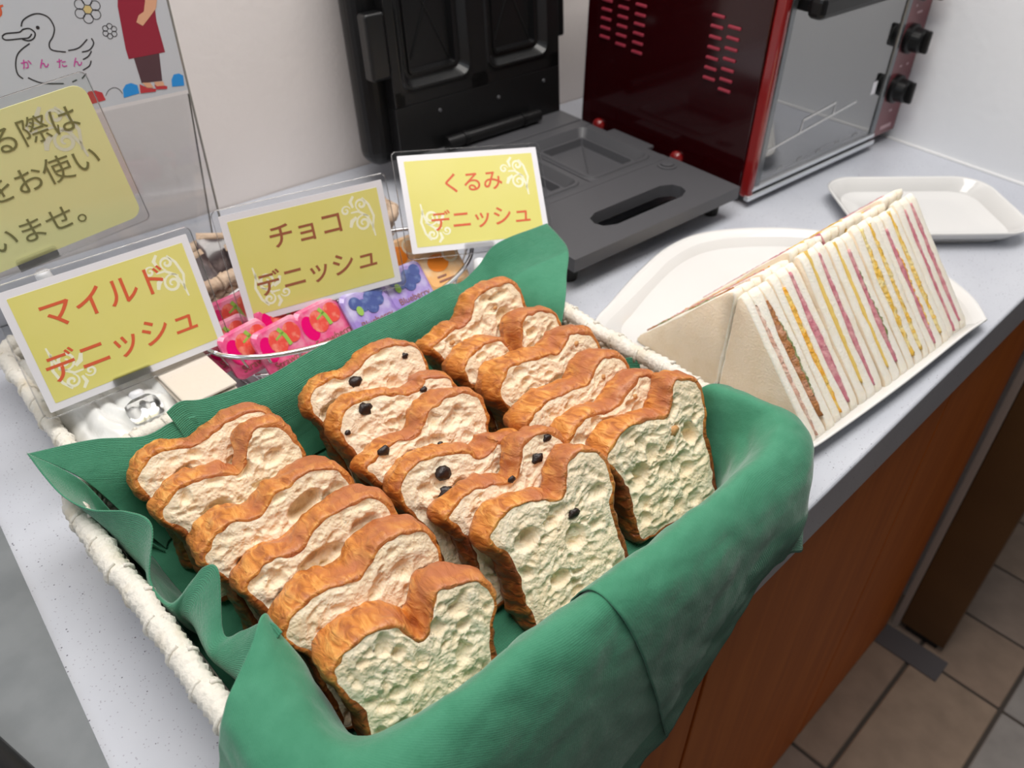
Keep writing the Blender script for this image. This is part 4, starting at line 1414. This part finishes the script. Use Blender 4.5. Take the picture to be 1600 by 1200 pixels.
def build_slice(t, th, prm, holes, crumb, seed):
    O = slice_outline(*prm, seed)
    n = len(O)
    cen = Vector((0, 0.052, 0))
    nor = []
    for i in range(n):
        d = O[(i + 1) % n] - O[i - 1]
        nor.append(Vector((d.y, -d.x, 0)).normalized())
    # crust: rings over the thickness
    ys = [(-th / 2 + 0.0004, -0.0021), (-th / 2 - 0.0003, -0.0010), (-th / 2 + 0.0004, 0.0)]
    K = 14
    for k in range(1, K):
        f = k / K
        ys.append((-th / 2 + th * f, 0.0032 * math.sin(math.pi * f) ** 0.7))
    ys += [(th / 2 - 0.0004, 0.0), (th / 2 + 0.0003, -0.0010), (th / 2 - 0.0004, -0.0021)]
    rings = []
    for y, off in ys:
        r = []
        for i, p in enumerate(O):
            q = p + nor[i] * (off * (1 + (0.9 * noise.noise(Vector((p.x * 120, p.y * 120, seed * 4.4))) + 0.25 if off < -0.0015 else 0)))
            a = Vector((q.x * 55, q.y * 55, seed * 3.1 + y * 45))
            b = Vector((q.x * 190, q.y * 190, seed * 1.7 + y * 70))
            amp = 1.0 if abs(y) < th * 0.45 else 0.55
            cc = Vector((q.x * 26, q.y * 26, seed * 7.7 + y * 12))
            q = q + nor[i] * ((noise.noise(a) * 0.0026 + noise.noise(b) * 0.0013 + abs(noise.noise(a * 1.7)) * 0.0022) * amp + noise.noise(cc) * 0.0030)
            r.append(Vector((q.x, y, q.y)))
        rings.append(r)
    V, Fc = loops(rings, False, False)
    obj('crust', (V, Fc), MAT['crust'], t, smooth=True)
    # crumb faces
    KR = 52
    VV, FF = [], []
    for side in (-1, 1):
        ring0 = rings[0] if side < 0 else rings[-1]
        base = len(VV)
        steps = KR if side < 0 else 10
        for k in range(steps + 1):
            f = 1 - k / (steps + 1)
            for i in range(n):
                b = ring0[i]
                u = cen.x + (b.x - cen.x) * f
                v = cen.y + (b.z - cen.y) * f
                edge = min(1.0, (1 - f) * 9)
                # open crumb: round bubbles of three sizes, some cells only, stretched along a slow swirl
                dep = 0.0007 * noise.noise(Vector((u * 38, v * 38, seed)))
                # pulled layers curling round each lobe
                lc = -0.024 if u < prm[3] else 0.026
                du_, dv_ = u - lc, v - 0.060
                rr_ = math.sqrt(du_ * du_ + dv_ * dv_)
                th_ = math.atan2(dv_, du_)
                dep += 0.0011 * noise.noise(Vector((rr_ * 230 + 1.5 * noise.noise(Vector((u * 60, v * 60, seed))), th_ * 2.2, seed * 1.3))) + 0.0004 * noise.noise(Vector((rr_ * 520, th_ * 4, seed)))
                if side < 0:
                    pu = u + 0.005 * noise.noise(Vector((u * 60, v * 60, seed * 2.3)))
                    pv = v + 0.005 * noise.noise(Vector((u * 60, v * 60, seed * 2.3 + 9)))
                    for sx_, sz_, dp, thr in ((75, 90, 0.0048, 0.64), (150, 180, 0.0022, 0.55), (300, 330, 0.0007, 0.40)):
                        ds, ps = noise.voronoi(Vector((pu * sx_, pv * sz_, seed * 0.77 + sx_)))
                        cl = noise.cell(ps[0] * 3.3) * 0.5 + 0.5
                        if cl > thr:
                            q = ds[0] / 0.55
                            if q < 1: dep += dp * (0.4 + 0.6 * cl) * (1 - q * q) ** 0.7
                if side < 0:
                    for (hu, hv, ha, hb, hd, hang) in holes:
                        du, dv = u - hu, v - hv
                        c_, s_ = math.cos(hang), math.sin(hang)
                        q = ((c_ * du + s_ * dv) / ha) ** 2 + ((-s_ * du + c_ * dv) / hb) ** 2
                        if q < 1.0: dep += hd * min(1.0, (1 - q) * 1.8)
                y = b.y + (-side) * (dep * edge) - (-side) * 0.0010 * edge
                VV.append(Vector((u, y, v)))
        for k in range(steps):
            for i in range(n):
                i2 = (i + 1) % n
                a, b_, c_, d_ = base + k * n + i, base + k * n + i2, base + (k + 1) * n + i2, base + (k + 1) * n + i
                FF.append((a, b_, c_, d_) if side < 0 else (d_, c_, b_, a))
        last = [base + steps * n + i for i in range(n)]
        FF.append(tuple(last) if side < 0 else tuple(reversed(last)))
    obj('crumb', (VV, FF), crumb, t, smooth=True)
    return t


def lump(r, seed, sq=(1, 1, 1)):
    b = bmesh.new()
    bmesh.ops.create_icosphere(b, subdivisions=2, radius=r)
    for v in b.verts:
        f = 1 + 0.45 * noise.noise(v.co / r * 1.5 + Vector((seed * 3.3, 0, 0))) + 0.2 * noise.noise(v.co / r * 3.5)
        v.co = Vector((v.co.x * f * sq[0], v.co.y * f * sq[1], v.co.z * f * sq[2]))
    return b


# (shoulder centre x, y, turn degrees, thickness, (left lobe, right lobe, dip, dip x), holes, chips)
ROWS = {
    'plain': (MAT['crumb'], [
        (0.143, 0.461, -8, 0.030, (0.094, 0.096, 0.088, -0.006), [(-0.02, 0.07, 0.012, 0.006, 0.003, 0.3)], []),
        (0.143, 0.424, -6, 0.032, (0.090, 0.106, 0.080, 0.006), [(-0.02, 0.060, 0.014, 0.009, 0.004, 0.4), (0.03, 0.08, 0.01, 0.006, 0.003, 0.2)], []),
        (0.146, 0.368, -8, 0.040, (0.092, 0.101, 0.097, 0.0), [(0.018, 0.080, 0.015, 0.0075, 0.012, 0.35), (0.032, 0.070, 0.009, 0.006, 0.009, 0.4), (-0.03, 0.06, 0.009, 0.006, 0.006, 0.5)], []),
        (0.152, 0.327, -12, 0.035, (0.088, 0.100, 0.090, -0.006), [(-0.004, 0.072, 0.018, 0.008, 0.006, 0.2), (-0.03, 0.05, 0.012, 0.009, 0.005, 0.6), (0.03, 0.082, 0.012, 0.006, 0.004, 0.2)], []),
        (0.152, 0.282, -9, 0.038, (0.092, 0.103, 0.090, 0.000), [], []),
        (0.155, 0.237, -13, 0.039, (0.092, 0.098, 0.074, 0.004), [(0.03, 0.07, 0.006, 0.004, 0.003, 0.3), (-0.02, 0.05, 0.005, 0.004, 0.003, 0)], [])]),
    'choc': (MAT['crumb_c'], [
        (0.277, 0.447, -12, 0.030, (0.090, 0.100, 0.090, -0.008), [(-0.036, 0.064, 0.013, 0.009, 0.009, 0.3)], [(-0.012, 0.081, 0.0058), (0.034, 0.088, 0.003)]),
        (0.274, 0.406, -10, 0.033, (0.094, 0.092, 0.086, 0.012), [], [(-0.026, 0.086, 0.0058), (0.024, 0.083, 0.003), (-0.045, 0.074, 0.0024)]),
        (0.271, 0.364, -7, 0.034, (0.086, 0.100, 0.084, -0.006), [(0.02, 0.08, 0.01, 0.006, 0.003, 0.2)], [(-0.038, 0.082, 0.0046), (0.005, 0.068, 0.0026)]),
        (0.270, 0.321, -10, 0.035, (0.094, 0.088, 0.082, 0.012), [], [(-0.020, 0.080, 0.0062), (-0.022, 0.066, 0.0058), (0.044, 0.080, 0.0024)]),
        (0.280, 0.287, -11, 0.027, (0.086, 0.103, 0.080, 0.004), [], [(0.026, 0.086, 0.0050), (0.038, 0.097, 0.0034), (0.002, 0.080, 0.003)]),
        (0.288, 0.251, -10, 0.029, (0.090, 0.104, 0.082, 0.006), [(-0.028, 0.065, 0.011, 0.008, 0.006, 0.2), (0.008, 0.050, 0.010, 0.009, 0.005, 0.9), (-0.012, 0.028, 0.009, 0.006, 0.006, 0.0), (0.0, 0.072, 0.010, 0.006, 0.004, 0.2)], [(0.012, 0.066, 0.0046)])]),
    'walnut': (MAT['crumb_w'], [
        (0.398, 0.447, -5, 0.030, (0.084, 0.104, 0.084, -0.010), [(0.024, 0.076, 0.009, 0.007, 0.007, 0.2), (0.026, 0.094, 0.012, 0.004, 0.005, 0.1)], [(-0.034, 0.072, 0.0028), (0.018, 0.085, 0.0024)]),
        (0.396, 0.405, -6, 0.035, (0.088, 0.096, 0.066, 0.004), [(0.022, 0.08, 0.006, 0.004, 0.006, 0.2)], [(-0.03, 0.07, 0.0024)]),
        (0.396, 0.359, -8, 0.038, (0.094, 0.098, 0.088, 0.010), [(-0.014, 0.06, 0.009, 0.005, 0.006, 0.6)], [(0.030, 0.088, 0.0030)]),
        (0.387, 0.316, -7, 0.036, (0.090, 0.100, 0.086, 0.008), [(-0.020, 0.055, 0.008, 0.005, 0.006, 0.2), (-0.016, 0.045, 0.006, 0.003, 0.005, 0)], [(0.024, 0.085, 0.0030), (0.034, 0.079, 0.0026)]),
        (0.392, 0.283, -6, 0.028, (0.088, 0.100, 0.090, 0.010), [], [(0.020, 0.084, 0.0026)]),
        (0.402, 0.251, -8, 0.028, (0.090, 0.106, 0.086, 0.012), [(0.028, 0.062, 0.007, 0.010, 0.006, 0.1), (-0.026, 0.052, 0.008, 0.009, 0.006, 0.2), (0.006, 0.060, 0.006, 0.004, 0.004, 0.4)], [(0.013, 0.070, 0.0046)])])}
lab_row = {'plain': ('plain Danish slice', 'left row'), 'choc': ('chocolate-chip Danish slice', 'middle row'), 'walnut': ('walnut Danish slice', 'right row')}
extra = {('plain', 5): 'large plain Danish slice with heart-shaped top at the very front of the left row', ('plain', 2): 'plain Danish slice with two big air holes in the left row',
         ('choc', 5): 'large chocolate-chip Danish slice with one chip in its face, front of middle row', ('choc', 3): 'chocolate-chip Danish slice with two dark chips side by side, middle row',
         ('walnut', 5): 'large walnut Danish slice with an open pale face at the front of the right row', ('choc', 0): 'chocolate-chip Danish slice at the very back of the middle row',
         ('plain', 0): 'plain Danish slice at the very back of the left row', ('walnut', 0): 'walnut Danish slice at the very back of the right row'}
sd = 1
for key, (crumb, L) in ROWS.items():
    for i, (cx, cy, ang, th, (hl, hr, dip, dx), holes, chips) in enumerate(L):
        kind, row = lab_row[key]
        lab = extra.get((key, i)) or '%s, %s from the back in the %s' % (kind, ordn[i], row)
        lean = R({'plain': 29, 'choc': 32, 'walnut': 28}[key])
        s = 0.074
        back = Vector((-math.sin(R(ang)), math.cos(R(ang)), 0))
        loc = Vector((cx, cy, 0.080)) - (Vector((0, 0, 1)) * math.cos(lean) + back * math.sin(lean)) * s
        # the measured shoulders lie on the front face; the slice centre sits half a thickness behind
        nrm = back * math.cos(lean) - Vector((0, 0, 1)) * math.sin(lean)
        loc = loc + nrm * (th / 2)
        m = Matrix.Translation(loc) @ Matrix.Rotation(R(ang), 4, 'Z') @ Matrix.Rotation(-lean, 4, 'X')
        t = thing('danish_slice', lab, 'bread slice', group=kind.replace('slice', 'slices') + ' in the ' + row, mat=m)
        sd += 1
        build_slice(t, th, (hl, hr, dip, dx, 0), holes, crumb, sd)
        for q, (u, v, r) in enumerate(chips):
            nm, mt = ('walnut_piece', MAT['walnut']) if key == 'walnut' else ('chocolate_chip', MAT['choc'])
            obj(nm, lump(r * 0.9, sd + q, (1.1, 0.5, 0.9)), mt, t, (u, -th / 2 - 0.0002, v), smooth=True)

# ------------------------------------------------------------------ cards, sign and clip stands


def pose(c, a, lean, roll):
    ex = Vector((math.cos(a), math.sin(a), 0)); n = Vector((-math.sin(a), math.cos(a), 0))
    ey = Vector((0, 0, 1)) * math.cos(lean) + n * math.sin(lean)
    x2 = ex * math.cos(roll) + ey * math.sin(roll)
    z2 = -ex * math.sin(roll) + ey * math.cos(roll)
    y2 = z2.cross(x2)
    m = Matrix((x2, y2, z2)).transposed().to_4x4()
    m.translation = Vector(c)
    return m


def slab(w, h, r, y0, y1, cx=0.0, cz=0.0, n=5):
    r0 = rrect(w, h, r, 0, (cx, cz), n)
    return loops([[Vector((p.x, y0, p.y)) for p in r0], [Vector((p.x, y1, p.y)) for p in r0]])


def spiral(cx, cz, r0, turns, a0, sgn=1, n=26, grow=1.0):
    return [(cx + r0 * (1 - 0.85 * k / n) * math.cos(a0 + sgn * turns * 2 * math.pi * k / n), cz + r0 * (1 - 0.85 * k / n) * math.sin(a0 + sgn * turns * 2 * math.pi * k / n)) for k in range(n + 1)]


def swirl(cx, cz, s, fx, fz, y):
    P = []

    def T(pts): return [(cx + fx * x * s, cz + fz * z * s) for x, z in pts]
    w = 0.085 * s
    P.append(ribbon(T(spiral(-0.25, -0.25, 0.28, 1.6, 0.6)), w, y, True))
    P.append(ribbon(T(spiral(-0.22, 0.35, 0.20, 1.4, -2.0, -1)), w, y, True))
    P.append(ribbon(T(spiral(-0.75, 0.25, 0.16, 1.3, 0.2)), w * 0.8, y, True))
    P.append(ribbon(T([(0.05, -0.75), (0.02, -0.4), (-0.1, -0.05), (-0.35, 0.15), (-0.6, 0.15)]), w, y, True))
    P.append(ribbon(T([(0.0, -0.55), (0.12, -0.1), (0.02, 0.3), (-0.15, 0.55)]), w, y, True))
    P.append(ribbon(T([(-0.45, -0.02), (-0.62, -0.12), (-0.7, -0.3)]), w * 1.6, y, True))
    P.append(ribbon(T([(-0.5, 0.3), (-0.55, 0.5), (-0.42, 0.65)]), w * 1.3, y, True))
    return merge(*P)


def card(label, c, a, lean, roll, lines, ink, tw, th_):
    m = pose(c, a, lean, roll)
    t = thing('name_card', label, 'sign', group='yellow product cards', mat=m @ Matrix.Translation((0, 0, -0.05)))
    z = 0.05
    obj('plastic_sleeve', slab(0.160, 0.110, 0.005, -0.0006, 0.0006, 0, z), MAT['sleeve'], t)
    obj('sleeve_seam', merge(*[tube([(p.x, 0, p.y) for p in rrect(0.160, 0.110, 0.005, 0, (0, z))], 0.0007, 5, True)]), MAT['clear'], t)
    cd = obj('card_sheet', slab(0.150, 0.100, 0.0008, -0.0012, -0.0007, 0, z), MAT['paper'], t)
    yl = obj('yellow_print', slab(0.138, 0.088, 0.0008, -0.0014, -0.00121, 0, z), MAT['yellow'], t)
    obj('swirl_print', swirl(0.0575, z + 0.022, 0.029, 1, 1, -0.00146), MAT['ink_swirl'], yl)
    obj('swirl_print', swirl(-0.0575, z - 0.022, 0.029, -1, -1, -0.00146), MAT['ink_swirl'], yl)
    for body, size, cx, cz, sp in lines:
        obj('lettering', text_mesh(body, size, -0.0016, cx, z + cz, sp, 0.0002), ink, yl)
    return m


m1 = card('yellow card with red lettering in two lines, in front of the white basket', (0.155, 0.621, 0.114), -0.026, 0.344, -0.020,
          [('マイルド', 0.026, -0.003, 0.0225, 0.97), ('デニッシュ', 0.026, -0.004, -0.0175, 0.95)], MAT['ink_red'], 0, 0)
m2 = card('yellow card with brown lettering, in the middle above the strawberry jam', (0.332, 0.603, 0.117), -0.276, 0.264, 0.017,
          [('チョコ', 0.024, -0.004, 0.0215, 0.97), ('デニッシュ', 0.024, -0.002, -0.0175, 0.97)], MAT['ink_brown'], 0, 0)
m3 = card('yellow card with red lettering nearest the sandwich maker', (0.515, 0.586, 0.113), -0.365, 0.700, -0.091,
          [('くるみ', 0.0225, 0.001, 0.0185, 0.97), ('デニッシュ', 0.0225, 0.003, -0.0190, 0.97)], MAT['ink_red'], 0, 0)

# larger lemon notice at the upper left
ms = pose((0.124, 0.686, 0.215), -0.106, -0.042, 0.127)
t = thing('notice_card', 'large lemon-yellow notice with olive lettering at the upper left', 'sign', mat=ms @ Matrix.Translation((0, 0, -0.059)))
zc = 0.059
obj('plastic_sleeve', slab(0.182, 0.132, 0.005, -0.0006, 0.0006, -0.001, zc), MAT['sleeve'], t)
obj('sleeve_seam', tube([(p.x, 0, p.y) for p in rrect(0.182, 0.132, 0.005, 0, (-0.001, zc))], 0.0007, 5, True), MAT['clear'], t)
yl = obj('yellow_print', slab(0.170, 0.118, 0.010, -0.0012, -0.0007, 0, zc), MAT['yellow2'], t)
obj('swirl_print', swirl(0.064, zc + 0.030, 0.034, 1, 1, -0.0013), MAT['ink_swirl'], yl)
for body, cx, cz in (('る際は', 0.0395, 0.0378), ('をお使い', 0.0300, 0.0036), ('いませ。', 0.0080, -0.0350)):
    obj('lettering', text_mesh(body, 0.0228, -0.0016, cx, zc + cz, 0.95), MAT['ink_olive'], yl)


def clip_stand(label, m, u, v, base_z, dxy=(0, 0)):
    """clip jaws on the card edge, ball joint, clear block on the ground"""
    p = m @ Vector((u, 0, v))
    ball = m @ Vector((u - 0.004, -0.002, v - 0.026))
    base = Vector((ball.x + dxy[0], ball.y + dxy[1], base_z))
    t = thing('clip_stand', label, 'clip stand', base, group='clear clip stands')
    iv = Matrix.Translation(base).inverted()
    j1 = slab(0.032, 0.012, 0.002, -0.0036, -0.0022, u, v)
    j2 = slab(0.032, 0.012, 0.002, 0.0012, 0.0026, u, v)
    mm = iv @ m
    V, Fc = merge(j1, j2)
    obj('clip_jaws', ([mm @ q for q in V], Fc), MAT['clear'], t)
    V, Fc = lathe([(0.0038, -0.002), (0.0042, 0.0), (0.0062, 0.002), (0.0066, 0.008), (0.0060, 0.015), (0.0040, 0.0168)], 20)
    V = [mm @ Vector((u - 0.003 + q.x, -0.0005 + q.y, v - 0.028 + q.z)) for q in V]
    obj('ball_joint', (V, Fc), MAT['frost'], t, smooth=True)
    lb = iv @ (m @ Vector((u - 0.0035, -0.0005, v - 0.030)))
    obj('stem', tube([lb, (0, 0, 0.010)], 0.0026, 10), MAT['clear'], t)
    rings = [rrect(0.026, 0.020, 0.004, 0.0), rrect(0.026, 0.020, 0.004, 0.007), rrect(0.018, 0.013, 0.004, 0.0125), rrect(0.010, 0.008, 0.003, 0.0135)]
    obj('base_block', loops(rings), MAT['clear'], t)
    return t


clip_stand('clear clip stand holding the leftmost card in front of the white bags', m1, -0.008, -0.048, 0.0520, (-0.002, -0.018))
clip_stand('clear clip stand holding the middle card among the jam packs', m2, 0.000, -0.0545, 0.026, (0.0, -0.002))
clip_stand('clear clip stand holding the card nearest the sandwich maker', m3, -0.004, -0.050, 0.004, (0.0, -0.004))
clip_stand('clear clip stand holding the large lemon notice', ms, -0.004, -0.060, 0.045, (0.0, 0.0))

# ------------------------------------------------------------------ acrylic stand with poster
t = thing('poster_stand', 'clear acrylic stand with an illustrated poster against the wall', 'poster stand', (0.333, 0.80, 0), R(-6))
obj('acrylic_sheet', bm_box(0.250, 0.003, 0.340, (-0.125, 0.0035, 0.0), 0.0006), MAT['acrylic'], t)
obj('sheet_edge', bm_box(0.0014, 0.0034, 0.340, (0.0004, 0.0035, 0.0), 0.0003), MAT['acrylic_edge'], t)
V = [(-0.250, 0.052, 0), (0, 0.052, 0), (0, 0.007, 0.208), (-0.25, 0.007, 0.208)]
V = [Vector(v) for v in V] + [Vector((v[0], v[1] + 0.003, v[2])) for v in V]
obj('back_leg', (V, [(0, 1, 2, 3), (7, 6, 5, 4), (0, 4, 5, 1), (1, 5, 6, 2), (2, 6, 7, 3), (3, 7, 4, 0)]), MAT['acrylic'], t)
obj('leg_edge', tube([(0.0004, 0.053, 0.002), (0.0004, 0.0085, 0.208)], 0.0009, 6), MAT['acrylic_edge'], t)
ps = obj('poster', bm_box(0.246, 0.0006, 0.125, (-0.1245, 0.0012, 0.2145)), MAT['poster'], t)
PY = 0.0007
DUCK = [[(-0.1262, 0.2941), (-0.123, 0.2987), (-0.1152, 0.3018), (-0.1085, 0.3014), (-0.103, 0.2973), (-0.1013, 0.2892), (-0.1044, 0.2826), (-0.1093, 0.2772), (-0.1088, 0.2717), (-0.0984, 0.268)],
        [(-0.0963, 0.2689), (-0.0871, 0.2696), (-0.078, 0.2754)], [(-0.0743, 0.2756), (-0.0738, 0.271), (-0.0789, 0.2663), (-0.0856, 0.2657)], [(-0.0775, 0.2651), (-0.0814, 0.2612), (-0.0866, 0.2594)],
        [(-0.0802, 0.2572), (-0.083, 0.2531), (-0.0894, 0.2505)], [(-0.0876, 0.2473), (-0.0924, 0.2435)], [(-0.0967, 0.2434), (-0.1011, 0.2424)], [(-0.1084, 0.2424), (-0.1236, 0.2457), (-0.1303, 0.2493), (-0.1348, 0.253)],
        [(-0.1387, 0.2528), (-0.1415, 0.2571), (-0.1408, 0.2642), (-0.1374, 0.2716), (-0.1324, 0.276), (-0.1243, 0.2799)],
        [(-0.143, 0.2889), (-0.1391, 0.2906), (-0.1293, 0.29), (-0.1254, 0.2917), (-0.1204, 0.2914), (-0.1175, 0.2875), (-0.1197, 0.2835), (-0.1244, 0.2822), (-0.1288, 0.2842)],
        [(-0.1432, 0.2884), (-0.1408, 0.2857), (-0.1294, 0.2848), (-0.1236, 0.2845), (-0.1202, 0.2871)]]


def smooth2(pts, n=6):
    return [(p.x, p.z) for p in catmull([Vector((a, 0, b)) for a, b in pts], n)]


obj('duck_outline', merge(*[ribbon(smooth2(l), 0.0011, PY) for l in DUCK], disc2(-0.114, 0.2912, 0.0015, PY)), MAT['ink_black'], ps)
for body, cx, cz in (('か', -0.1322, 0.2643), ('ん', -0.119, 0.2622), ('た', -0.1046, 0.2598), ('ん', -0.092, 0.2585)):
    obj('lettering', text_mesh(body, 0.0088, PY - 0.0001, cx, cz, 1.0, 0.0001), MAT['ink_pink'], ps)
obj('lettering', text_mesh('け', 0.013, PY, -0.1395, 0.3094, 1.0, 0.0003), MAT['ink_red'], ps)


def flower(cx, cz, r):
    P_ = []
    for k in range(6):
        a = 2 * math.pi * k / 6 + 0.3
        ox, oz = cx + r * 0.66 * math.cos(a), cz + r * 0.66 * math.sin(a)
        pts = [(ox + r * 0.36 * math.cos(q * math.pi / 9), oz + r * 0.36 * math.sin(q * math.pi / 9)) for q in range(19)]
        P_.append(ribbon(pts, 0.0006, PY))
    return merge(*P_)


for cx, cz, r in ((-0.0703, 0.2991, 0.0112), (-0.0574, 0.2788, 0.0064)):
    obj('flower_outline', flower(cx, cz, r), MAT['ink_black'], ps)
    obj('flower_centre', disc2(cx, cz, r * 0.3, PY), MAT['flower_c'] if r > 0.01 else MAT['poster'], ps)
PRINT = [('apron_print', 'apron', [(-0.0404, 0.3132), (-0.011, 0.3091), (-0.0148, 0.2805), (-0.0141, 0.2526), (-0.048, 0.2525), (-0.0482, 0.2617), (-0.0449, 0.2979)], 0),
         ('arm_print', 'skin_print', [(-0.018, 0.3047), (-0.0077, 0.3032), (-0.0125, 0.2912), (-0.0218, 0.2834), (-0.028, 0.2785), (-0.0328, 0.2824), (-0.0293, 0.2879), (-0.0239, 0.2902)], 2),
         ('trouser_print', 'trouser_print', [(-0.0434, 0.2545), (-0.0194, 0.2545), (-0.0233, 0.2276), (-0.0426, 0.2291)], -1),
         ('shoe_print', 'redblob', [(-0.0447, 0.2289), (-0.0389, 0.2243), (-0.0305, 0.2213), (-0.0321, 0.2192), (-0.046, 0.2205)], 2),
         ('shoe_print', 'redblob', [(-0.0315, 0.2256), (-0.0247, 0.2238), (-0.0201, 0.2218), (-0.0208, 0.2193), (-0.0306, 0.2209)], 2),
         ('foot_print', 'skin_print', [(-0.0419, 0.2297), (-0.0348, 0.2283), (-0.0328, 0.223), (-0.0389, 0.2243)], 3), ('foot_print', 'skin_print', [(-0.0314, 0.2282), (-0.0229, 0.2271), (-0.0225, 0.2229), (-0.0299, 0.2238)], 3),
         ('red_dot_print', 'redblob', [(-0.0952, 0.2267), (-0.0905, 0.2315), (-0.0844, 0.2312), (-0.0792, 0.2281), (-0.0781, 0.221), (-0.0951, 0.2197)], 0),
         ('blue_dot_print', 'blue_print', [(-0.0606, 0.2272), (-0.057, 0.2308), (-0.052, 0.2314), (-0.0468, 0.2283), (-0.047, 0.2207), (-0.0619, 0.2195)], 0),
         ('blue_dot_print', 'blue_print', [(-0.0146, 0.2268), (-0.0114, 0.2312), (-0.0062, 0.2312), (-0.0027, 0.2285), (-0.004, 0.2191), (-0.0157, 0.2203)], 0)]
for nm, mt, pts, lay in PRINT:
    obj(nm, poly2(pts, PY - 0.0001 * lay), MAT[mt], ps)
obj('arc_print', ribbon(smooth2([(-0.077, 0.2247), (-0.0732, 0.2289), (-0.0679, 0.2303), (-0.0638, 0.2279), (-0.0621, 0.2235)]), 0.0005, PY), MAT['ink_black'], ps)
